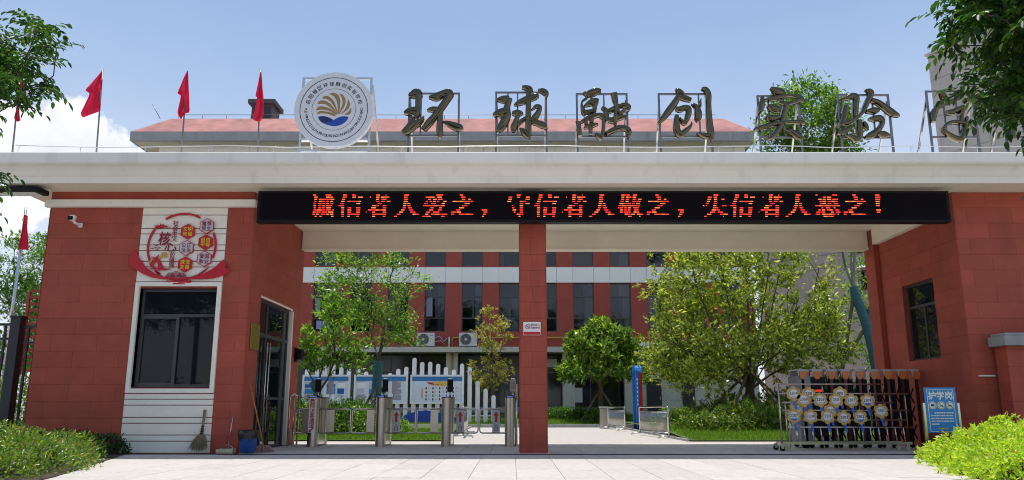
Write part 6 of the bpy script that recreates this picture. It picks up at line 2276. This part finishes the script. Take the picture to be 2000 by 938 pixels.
# --- leaning multi-stem shrub tree close to the guardhouse
g = np.random.default_rng(102)
Y = 24.6
tb = P(622, 800, Y); tb.z = .08
sk = Skel([tuple(tb), tuple(P(620, 770, Y)), tuple(P(612, 745, Y)), tuple(P(600, 722, Y)), tuple(P(597, 700, Y))]); sk.minnode = 1
a = sk.limb([tuple(P(x, y, Y)) for x, y in ((625, 735), (635, 705), (660, 690), (690, 682))], 1)
b = sk.limb([tuple(P(x, y, Y + .3)) for x, y in ((640, 740), (655, 700), (650, 640), (660, 580))], 1)
c = P(660, 680, Y)
tips = np.concatenate([ell(g, 44, c, (1.2, .9, .75), .3), ell(g, 24, P(655, 590, Y + .2), (.45, .5, 1.1), .2), ell(g, 12, P(600, 690, Y), (.3, .5, .5), 0)])
sk.grow(tips, g, .3, .35)
r = sk.radii(.009, 2.3, .10)
ctr = np.array([sk.p[i] for i in sk.tips])
lv = rosettes(g, np.repeat(ctr, 4, 0) + g.normal(0, .15, (len(ctr) * 4, 3)), np.repeat(ctr - np.array(c) * .98 + np.array([0, 0, .5]), 4, 0), 9, .15, .36, 1.0)
T = plant('courtyard_tree', 'low leaning tree with glossy leaf rosettes beside the guardhouse door', 'tree', tuple(tb), sk, r, BARK, lv, LF1)
wrap(T, [P(622, 798, Y), P(620, 770, Y), P(611, 745, Y)], (.13, .11))

# --- thin yellowish tree in front of the second air conditioner
g = np.random.default_rng(103)
Y = 38.6
tb = P(962, 812, Y); tb.z = z_far(0, Y)
sk = Skel([tuple(tb), tuple(P(962, 790, Y)), tuple(P(963, 765, Y)), tuple(P(961, 740, Y)), tuple(P(962, 710, Y)), tuple(P(960, 660, Y)), tuple(P(958, 625, Y))]); sk.minnode = 2
c = P(960, 690, Y)
tips = np.concatenate([ell(g, 70, P(960, 650, Y), (.95, .9, 1.25), .3), ell(g, 70, P(960, 728, Y), (1.25, 1.0, .75), .25)])
sk.grow(tips, g, .3, .3)
r = sk.radii(.008, 2.5, .06)
ctr = np.array([sk.p[i] for i in sk.tips])
lv = rosettes(g, np.repeat(ctr, 3, 0) + g.normal(0, .09, (len(ctr) * 3, 3)), np.repeat(ctr - np.array(c) + np.array([0, 0, .8]), 3, 0), 8, .125, .42, 1.1)
T = plant('yellow_tree', 'thin tree with pale yellowish leaves left of the centre column', 'tree', tuple(tb), sk, r, BARK, lv, LF2)
stakes(T, tb, 1.7, 3, .75, 1.0, .035)

# --- dense round-headed tree
g = np.random.default_rng(104)
Y = 39.0
tb = P(1174, 812, Y); tb.z = z_far(0, Y)
sk = Skel([tuple(tb), tuple(P(1174, 795, Y)), tuple(P(1173, 775, Y)), tuple(P(1174, 758, Y))]); sk.minnode = 2
c = P(1176, 715, Y)
def dome(n, r0, r1):
    v = unit(g.normal(size=(n * 2, 3)))
    v[:, 2] = np.where(v[:, 2] < -.35, -v[:, 2], v[:, 2])
    rad = g.uniform(r0, r1, len(v))[:, None]
    lump = 1 + .10 * np.sin(v[:, [0]] * 7 + 1) * np.cos(v[:, [1]] * 6) + .07 * np.sin(v[:, [2]] * 9 + v[:, [0]] * 5)
    sc = np.where(v[:, [2]] > 0, np.array([[1.75, 1.7, 2.05]]), np.array([[1.98, 1.85, 2.0]]))
    return np.array(c) + v * rad * lump * sc
sk.grow(dome(60, .6, .9), g, .3, .4)
r = sk.radii(.02, 2.2, .17)
cs = np.concatenate([dome(430, .90, 1.06), dome(200, .55, .9)])
lv = rosettes(g, cs, cs - np.array(c) + np.array([0, 0, .6]), 12, .22, .42, .8)
T = plant('round_tree', 'dense round-headed tree with yellow green leaf rosettes right of the column', 'tree', tuple(tb), sk, r, BARK, lv, LF3)
stakes(T, tb, 1.9, 4, 1.4, .7)

# --- large many-stemmed tree
g = np.random.default_rng(105)
Y = 28.0
tb = P(1468, 800, Y); tb.z = z_bedR(0, 28)
sk = Skel([tuple(tb), tuple(P(1468, 775, Y)), tuple(P(1467, 760, Y))]); sk.minnode = 3
stems = [[(1440, 725), (1415, 680), (1385, 620), (1360, 560), (1350, 510)], [(1455, 720), (1440, 660), (1425, 600), (1410, 530), (1400, 470)], [(1466, 715), (1462, 650), (1460, 580), (1455, 500), (1455, 440)],
         [(1480, 715), (1500, 650), (1510, 590), (1525, 520), (1540, 450)], [(1490, 720), (1525, 670), (1560, 620), (1590, 570), (1600, 520)], [(1425, 735), (1375, 700), (1330, 680), (1300, 660)],
         [(1500, 735), (1555, 705), (1610, 680), (1650, 650)], [(1472, 720), (1482, 660), (1490, 600), (1500, 540), (1500, 460)], [(1448, 722), (1420, 690), (1400, 640), (1390, 580)], [(1476, 718), (1520, 690), (1545, 640), (1560, 580)]]
for i, lim in enumerate(stems):
    dy = g.uniform(-2.2, 2.2)
    sk.limb([tuple(P(x, y, Y + dy * (k + 1) / len(lim))) for k, (x, y) in enumerate(lim)], 2)
c = P(1478, 640, Y)
tips = np.concatenate([ell(g, 330, P(1450, 585, Y), (3.35, 3.2, 3.0), .5, P(0, 690, Y).z), ell(g, 120, P(1362, 700, Y), (1.9, 2.2, .95), .3), ell(g, 70, P(1570, 665, Y), (1.7, 2.2, 1.15), .3)])
def open_front(p):
    x, y = proj(p)
    return not (abs(x - 1465) < 130 and 515 < y < 720 and p[1] < Y + .3 and g.random() < .72)
tips = np.array([p for p in tips if open_front(p)])
sk.grow(tips, g, .3, .5)
r = sk.radii(.0115, 2.3, .14)
ctr = np.array([sk.p[i] for i in sk.tips]); mid = np.array([sk.p[sk.par[i]] for i in sk.tips])
lv = join([rosettes(g, np.repeat(ctr, 8, 0) + g.normal(0, .23, (len(ctr) * 8, 3)), np.repeat(ctr - np.array(c) + np.array([0, 0, 1.]), 8, 0), 10, .145, .44, 1.2), clusters(g, mid, 14, .24, .14, .42, c, .4)])
T = plant('large_tree', 'large many-stemmed tree with olive green crown behind the retractable gate', 'tree', tuple(tb), sk, r, BARK, lv, LF4)
stakes(T, tb, 2.3, 5, 2.0, .2, .055)

# --- tall tree with teal bandaged trunk, crown above the canopy
g = np.random.default_rng(106)
Y = 31.0
tb = P(1722, 800, Y); tb.z = .1
trunk = [(1722, 800), (1716, 745), (1706, 690), (1692, 635), (1674, 585), (1666, 560)]
sk = Skel([tuple(P(x, y, Y)) for x, y in trunk]); sk.minnode = 8
sk.p[0] = np.array(tb)
limbs = [[(1652, 525), (1645, 490), (1640, 430), (1600, 350), (1560, 290), (1530, 230)], [(1668, 520), (1672, 480), (1665, 400), (1640, 320), (1620, 250)], [(1662, 500), (1652, 450), (1620, 380), (1580, 300), (1570, 220)]]
for lim in limbs:
    sk.limb([tuple(P(x, y, Y + g.uniform(-.5, .5))) for x, y in lim], 5)
sk.limb([tuple(P(x, y, Y)) for x, y in ((1700, 595), (1712, 575))], 3)
c = P(1580, 270, Y)
def tall_keep(p):
    x, y = proj(p)
    return y < 297 and 1488 < x < 1672 and not (y < 190 and x < 1540 and (x - 1540) ** 2 > 1300)
tips = [p for p in ell(g, 170, P(1580, 255, Y), (1.85, 1.8, 2.1), .35) if tall_keep(p)]
low = list(ell(g, 60, P(1600, 340, Y), (2.0, 1.8, 1.2), 0))
tips = np.array(tips + low)
sk.grow(tips, g, .3, .5)
r = sk.radii(.011, 2.25, .155)
ctr = np.array([sk.p[i] for i in sk.tips]); mid = np.array([sk.p[sk.par[i]] for i in sk.tips])
lv = join([clusters(g, ctr, 60, .24, .16, .45, c, .3, flat=.35), clusters(g, mid, 14, .2, .14, .42, c, .3)])
T = plant('tall_tree', 'tall tree with teal bandaged trunk and crown above the canopy', 'tree', tuple(tb), sk, r, BARKG, lv, LF10)
wrap(T, [P(x, y, Y) for x, y in trunk], (.20, .165))
wrap(T, [P(x, y, Y) for x, y in ((1692, 632), (1702, 600), (1713, 574))], (.12, .10))
for (x0, y0, x1, y1) in ((1640, 760, 1668, 570), (1600, 790, 1690, 640), (1780, 760, 1672, 575)):
    s = MB().tube([P(x0, y0, Y + .8), P(x1, y1, Y)], .07, 8).build('stake', WOOD, T); at0(s, T)

# --- fresh green tree behind the tall trunk, seen beside the red pilaster
g = np.random.default_rng(107)
Y = 36.0
tb = P(1745, 800, Y); tb.z = .1
sk = Skel([tuple(tb), tuple(P(1742, 740, Y)), tuple(P(1738, 680, Y)), tuple(P(1735, 600, Y))]); sk.minnode = 1
c = P(1740, 590, Y)
tips = ell(g, 130, c, (2.1, 2.0, 3.6), .2)
sk.grow(tips, g, .3, .5)
r = sk.radii(.01, 2.3, .12)
ctr = np.array([sk.p[i] for i in sk.tips])
lv = clusters(g, ctr, 60, .26, .15, .42, c, .3, flat=.3)
plant('green_tree', 'fresh green tree behind the bandaged trunk by the red wing', 'tree', tuple(tb), sk, r, BARK, lv, LF1)

# --- feathery trees outside the guardhouse on the left
for i, (seed, x, yt, Y, rx, lab) in enumerate(((108, 30, 455, 24.0, 1.0, 'tall feathery tree behind the black fence post'), (109, 88, 480, 26.5, .75, 'slim feathery tree close to the guardhouse left edge'))):
    g = np.random.default_rng(seed)
    tb = P(x - 12, 820, Y); tb.z = 0
    sk = Skel([tuple(tb)] + [tuple(P(x - 12 + (820 - y) * .04 + g.uniform(-4, 4), y, Y)) for y in (780, 720, 660, 600, 540, 490)]); sk.minnode = 2
    c = P(x, 590, Y)
    tips = np.concatenate([ell(g, 26, P(x, 520, Y), (rx, rx, 1.1), .2), ell(g, 60, P(x, 640, Y), (rx * 1.2, rx * 1.1, 1.6), .2)])
    sk.grow(tips, g, .25, .35)
    r = sk.radii(.008, 2.4, .07)
    ctr = np.array([sk.p[q] for q in sk.tips]); mid = np.array([sk.p[sk.par[q]] for q in sk.tips])
    lv = join([clusters(g, ctr, 70, .20, .10, .40, c, .3, flat=.6), clusters(g, mid, 40, .18, .09, .40, c, .3, flat=.6)])
    plant('feathery_tree', lab, 'tree', tuple(tb), sk, r, BARK, lv, LF5)

# --- shrubs
def shrub(name, label, mounds, n, L, Wd, lm, seed, rose=0, group=None, stem=True, wob=.18):
    g = np.random.default_rng(seed)
    tot = sum(m[3] * m[4] for m in mounds)
    Vp = []
    for (x, y, z, rx, ry, h) in mounds:
        k = int(n * rx * ry / sum(m[3] * m[4] for m in mounds))
        v = unit(g.normal(size=(k, 3)))
        v[:, 2] = np.abs(v[:, 2])
        lump = 1 + wob * np.sin(v[:, [0]] * 6 + x * 3) * np.cos(v[:, [1]] * 7 + y) + g.normal(0, .07, (k, 1))
        rad = np.minimum(1.12, g.uniform(.45, 1.0, (k, 1)) ** .35 * lump)
        pos = np.array([x, y, z]) + v * rad * np.array([rx, ry, h])
        ok = pos[:, 2] > z + .005
        Vp.append((pos[ok], v[ok]))
    pos = np.concatenate([a for a, b in Vp]); nn = np.concatenate([b for a, b in Vp])
    if rose:
        lv = rosettes(g, pos, nn + np.array([0, 0, .7]), rose, L, Wd, .8)
    else:
        N = len(pos)
        d = nn * .6 + g.normal(0, .6, (N, 3)) + np.array([0, 0, .35])
        nr = nn + g.normal(0, .5, (N, 3)) + np.array([0, 0, .6])
        Ls = g.uniform(.7, 1.25, N) * L
        lv = leaf_arrays(pos, d, nr, Ls, Ls * Wd, hexa=L * 1540 / mounds[0][1] > 7)
    x, y, z = mounds[0][:3]
    T = thing(name, label, name, (x, y, z), group)
    V, F = lv
    c = link('foliage', fast_mesh('foliage', V, F), lm, T); at0(c, T); c['kind'] = 'stuff'
    st = MB()
    for (x, y, z, rx, ry, h) in mounds:
        for k in range(22):
            a = g.uniform(0, 6.28); q = math.sqrt(g.uniform(0, 1)) * .8
            b = (x + rx * q * .55 * math.cos(a), y + ry * q * .55 * math.sin(a), z - .02)
            e = (x + rx * q * math.cos(a), y + ry * q * math.sin(a), z + h * .85 * math.sqrt(max(.05, 1 - q * q)))
            st.tube([b, ((b[0] + e[0]) / 2 + g.uniform(-.05, .05), (b[1] + e[1]) / 2, (b[2] + e[2]) / 2), e], [.012, .009, .005], 4, cap=False)
    s = st.build('stems', BARK, T); at0(s, T)
    return T
sheet('planting_bed', [(-13, 9.6), (-5.75, 9.6), (-6.0, 10.8), (-7.5, 15.9), (-13, 15.9)], .012, SOIL, 'dark soil of the planting bed at left')
sheet('planting_bed', [(5.75, 9.6), (13, 9.6), (13, 15.2), (8.1, 15.2), (7.0, 13.4), (6.1, 11.2)], .012, SOIL, 'dark soil of the planting bed at right')
shrub('shrub', 'glossy green shrub mass in the left foreground below the fence', [(-7.75, 13.0, 0, 1.05, 1.25, .52), (-6.95, 11.7, 0, .85, 1.0, .42), (-8.9, 13.6, 0, 1.2, 1.2, .62), (-8.2, 11.4, 0, 1.3, 1.2, .50), (-10.2, 13.4, 0, 1.2, 1.4, .6), (-7.9, 14.4, 0, .7, .8, .45), (-6.9, 10.6, 0, .8, .7, .36)],
      17000, .072, .40, LF6, 201)
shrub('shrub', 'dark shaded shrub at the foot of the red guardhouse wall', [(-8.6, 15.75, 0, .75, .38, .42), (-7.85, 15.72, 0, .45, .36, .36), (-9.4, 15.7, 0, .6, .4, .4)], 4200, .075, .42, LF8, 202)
shrub('shrub', 'lime green shrub mass in the right foreground before the blue notice', [(7.55, 12.3, 0, 1.1, 1.2, .58), (8.5, 13.0, 0, 1.15, 1.2, .72), (6.80, 11.0, 0, .85, .9, .42), (6.5, 10.2, 0, .8, .6, .32), (8.4, 11.3, 0, 1.3, 1.1, .56), (9.6, 12.6, 0, 1.2, 1.3, .70), (7.6, 13.5, 0, .75, .7, .46), (9.1, 14.2, 0, .9, .7, .55)],
      7200, .066, .42, LF7, 203, rose=7)
shrub('shrub', 'dark low plant beside the wheels of the paddle rack', [(8.35, 14.9, 0, .55, .4, .34), (7.75, 14.7, 0, .4, .35, .24)], 1500, .07, .42, LF8, 204)
shrub('shrub', 'leafy shrub bed behind the first two turnstiles', [(P(660, 800, 24).x, 24.0, .08, 1.2, .8, .95), (P(735, 800, 24).x, 24.2, .08, 1.0, .8, .72), (P(600, 800, 24).x, 24.2, .08, .8, .8, 1.1), (P(690, 800, 25).x, 25.2, .08, 1.3, .9, 1.0)], 9000, .105, .42, LF1, 205)
shrub('shrub', 'broad green shrub bed under the large many-stemmed tree', [(P(1400, 820, 25.5).x, 25.5, .15, 1.3, 1.1, .62), (P(1460, 820, 26).x, 26.0, .15, 1.5, 1.2, .85), (P(1530, 820, 25.5).x, 25.6, .15, 1.3, 1.1, .80), (P(1430, 800, 28).x, 28.0, .2, 1.8, 1.2, 1.05), (P(1540, 800, 28).x, 28.2, .2, 1.6, 1.2, 1.35)], 3000, .10, .44, LF6, 206, rose=7)
shrub('shrub', 'clipped dark hedge strip left of the round tree', [(P(1090 + k * 26, 815, 40).x, 40.3, z_far(0, 40.3), .75, .5, .55) for k in range(4)], 5000, .10, .42, LF5, 207)
shrub('shrub', 'small rounded hedge right below the round tree', [(P(1165 + k * 22, 818, 38).x, 38.0, z_far(0, 38), .6, .5, .62) for k in range(3)], 3600, .10, .42, LF5, 208)
shrub('shrub', 'low bright hedge between arch sign and large tree', [(P(1305 + k * 24, 812, 35).x, 34.6, .2, .65, .5, .62) for k in range(3)], 4200, .10, .42, LF6, 209)
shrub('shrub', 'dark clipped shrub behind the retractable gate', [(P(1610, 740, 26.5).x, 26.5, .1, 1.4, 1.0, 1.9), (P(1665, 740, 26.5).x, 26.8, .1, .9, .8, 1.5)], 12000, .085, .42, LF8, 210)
shrub('shrub', 'yellow green shrub beside the red pilaster over the gate caps', [(P(1712, 740, 27).x, 25.4, .1, .7, .6, 2.1)], 900, .14, .36, LF7, 211, rose=7)
shrub('shrub', 'green undergrowth behind the black fence at far left', [(-11.6, 19.5, 0, 1.2, 1, 1.5), (-13.6, 19.8, 0, 1.4, 1, 1.7), (-11.2, 22, 0, 1.2, 1, 1.9), (-14, 23, 0, 1.6, 1, 2.2)], 9000, .10, .42, LF5, 212)
# yellow-green low plants right below the fence
shrub('shrub', 'bright yellow green shrub tuft at the foot of the black fence', [(-10.0, 15.4, 0, .9, .4, .42), (-11.2, 15.4, 0, .9, .4, .42)], 700, .085, .36, LF7, 213, rose=6)

# --- national flag on its pole far left
Y = 23.0
tp = P(51, 405, Y)
bs = Vector((tp.x - .1, Y, 0))
T = TH('flagpole', 'tall steel flagpole with hanging red starred flag at far left', 'flagpole', (bs.x, Y, 0))
T.part(MB().tube([(bs.x + .1, Y, 0), (bs.x + .1, Y, tp.z)], [.07, .035], 10), 'pole', STEEL)
px0 = bs.x + .1
vs, fs = [], []
n, m_ = 16, 8
for i in range(n + 1):
    t = i / n
    for j in range(m_ + 1):
        s_ = j / m_
        wdt = .10 + .22 * math.sin(t * 1.5)
        vs.append((px0 + .03 + wdt * (s_ - .3), Y - .05 + .07 * math.sin(s_ * 11 + t * 2), tp.z - .22 - t * 1.05 - .06 * s_))
for i in range(n):
    for j in range(m_):
        p = i * (m_ + 1) + j
        fs.append((p, p + 1, p + m_ + 2, p + m_ + 1))
T.part(MB().add(vs, fs, True), 'cloth', flagm)
def star(mb, cx, cz, r_, y):
    mb.prism([(cx + (r_ if k % 2 == 0 else r_ * .4) * math.sin(R(36 * k)), cz + (r_ if k % 2 == 0 else r_ * .4) * math.cos(R(36 * k))) for k in range(10)], y, y + .003)
sm_ = MB()
star(sm_, px0 + .04, tp.z - .42, .05, Y - .135)
for (a, b) in ((.11, -.36), (.13, -.44), (.11, -.52)):
    star(sm_, px0 + a, tp.z + b, .02, Y - .135)
T.part(sm_, 'stars', YEL)

# --- street trees close to the camera
def compound(g, base, d, n_pair, Lr, Ll, Wl):
    """pinnate leaves: arrays of bases and directions"""
    N = len(base)
    d = unit(d)
    side = unit(np.cross(d, np.array([0, 0, 1.]) + g.normal(0, .2, (N, 3))))
    parts = []
    for k in range(n_pair + 1):
        u = (k + .6) / (n_pair + .6)
        pos = base + d * Lr[:, None] * u + np.array([0, 0, -1.]) * (Lr[:, None] * .42 * u * u)
        dn = np.array([0, 0, -1.]) * (.35 + .6 * u)
        if k == n_pair:
            parts.append(leaf_arrays(pos, d * .7 + dn, np.cross(side, d), np.full(N, Ll), np.full(N, Wl), hexa=True))
            continue
        for s_ in (-1, 1):
            dd = side * s_ * .85 + d * .55 + dn * .55 + g.normal(0, .12, (N, 3))
            nr = np.array([0, 0, 1.]) + d * .3 + g.normal(0, .2, (N, 3))
            Ls = Ll * g.uniform(.8, 1.1, N) * (1 - .25 * abs(u - .5))
            parts.append(leaf_arrays(pos, dd, nr, Ls, Ls * Wl / Ll, hexa=True))
    return join(parts)
def inpoly(x, y, poly):
    c = False
    n = len(poly)
    for i in range(n):
        x1, y1 = poly[i]; x2, y2 = poly[(i + 1) % n]
        if (y1 > y) != (y2 > y) and x < (x2 - x1) * (y - y1) / (y2 - y1) + x1:
            c = not c
    return c
def street_tree(label, base, trunk, c, rad, polys, ntry, seed, xlim, Ll, extra=()):
    g = np.random.default_rng(seed)
    sk = Skel([base] + list(trunk)); sk.minnode = 2
    pts = ell(g, ntry, c, rad, .15)
    keep = []
    for p in pts:
        x, y = proj(p)
        out = (x < -40 if xlim < 0 else x > 2040) or (y < -60)
        if out and y < -60 and not (x < 0 if xlim < 0 else x > 1840):
            out = False
        if out or any(inpoly(x, y, q) for q in polys):
            keep.append(p)
    for (x, y, Y) in extra:
        keep.append(np.array(P(x, y, Y)))
    sk.grow(np.array(keep), g, .3, .3)
    r = sk.radii(.0055, 2.4, .13)
    ctr = np.array([sk.p[q] for q in sk.tips]); par = np.array([sk.p[sk.par[q]] for q in sk.tips])
    n = 6
    b = np.repeat(ctr, n, 0); pd = np.repeat(unit(ctr - par), n, 0)
    d = pd * .5 + g.normal(0, .6, b.shape); d[:, 2] = d[:, 2] * .5 + .15
    lv = compound(g, b + g.normal(0, .02, b.shape), d, 4, g.uniform(.20, .34, len(b)), Ll, Ll * .50)
    return plant('street_tree', label, 'tree', base, sk, r, BARK, lv, LF9), sk, r, lv
plL = [[(-60, 60), (20, 55), (70, 60), (95, 85), (105, 110), (85, 150), (40, 165), (-60, 215)], [(-60, 330), (25, 345), (20, 370), (-60, 385)]]
TL, skL, rL, lvL = street_tree('dark leaved street tree hanging into the upper left corner', (-8.6, 7.4, 0), [(-8.6, 7.4, 1.2), (-8.5, 7.4, 2.4), (-8.3, 7.5, 3.3), (-7.6, 7.5, 3.8), (-6.6, 7.5, 4.1)], (-6.8, 7.5, 4.4), (2.7, 1.7, 1.9), plL, 900, 301, -1, .085,
      [(60, 45, 7.4), (95, 70, 7.3), (75, 165, 7.5), (95, 170, 7.6), (110, 100, 7.5), (60, 195, 7.4), (30, 205, 7.5), (85, 40, 7.6)])
plR = [[(1880, -60), (1890, 20), (1910, 70), (1960, 55), (1945, 100), (1935, 140), (1935, 195), (1945, 222), (1975, 230), (2060, 230), (2060, -60)]]
TR, skR, rR, lvR = street_tree('dark leaved street tree hanging into the upper right corner', (7.4, 6.6, 0), [(7.4, 6.6, 1.2), (7.3, 6.6, 2.4), (7.1, 6.5, 3.2), (6.4, 6.4, 3.7), (5.5, 6.4, 4.0)], (5.7, 6.4, 4.3), (2.0, 1.5, 1.7), plR, 1100, 302, 1, .09,
      [(1850, 30, 6.4), (1865, 55, 6.5), (1870, 90, 6.4), (1895, 160, 6.3), (1890, 180, 6.4)])
shrub('hedge', 'long clipped hedge added across the road to darken reflections in the panes', [(-34 + k * 3.2, -10.5, 0, 2.2, .9, 2.2) for k in range(14)], 9000, .22, .45, LF5, 214)  # unseen hedge, added so the lower panes mirror something dark
# street trees on the far side of the road, mirrored in the dark panes and the bronze characters
bt, bc = [o for o in TL.children if o.name.startswith('trunk')][0], [o for o in TL.children if o.name.startswith('crown')][0]
FAR = ['street tree across the road mirrored left in the guardhouse window', 'street tree across the road mirrored right in the guardhouse window', 'street tree across the road opposite the centre column', 'street tree across the road opposite the right wing', 'street tree across the road at the far left']
for i, (x, y, s_) in enumerate(((-13, -17, 2.3), (-19, -15, 2.5), (-3, -18, 2.4), (9, -17, 2.3), (-26, -16, 2.5))):
    r_ = thing('street_tree', FAR[i], 'tree', (x, y, 0), 'street trees across the road')
    r_.scale = (s_, s_, s_)
    r_.rotation_euler = (0, 0, i * 1.3)
    for o in (bt, bc):
        k = o.copy()
        col.objects.link(k)
        k.parent = r_
        k.matrix_parent_inverse = o.matrix_parent_inverse.copy()
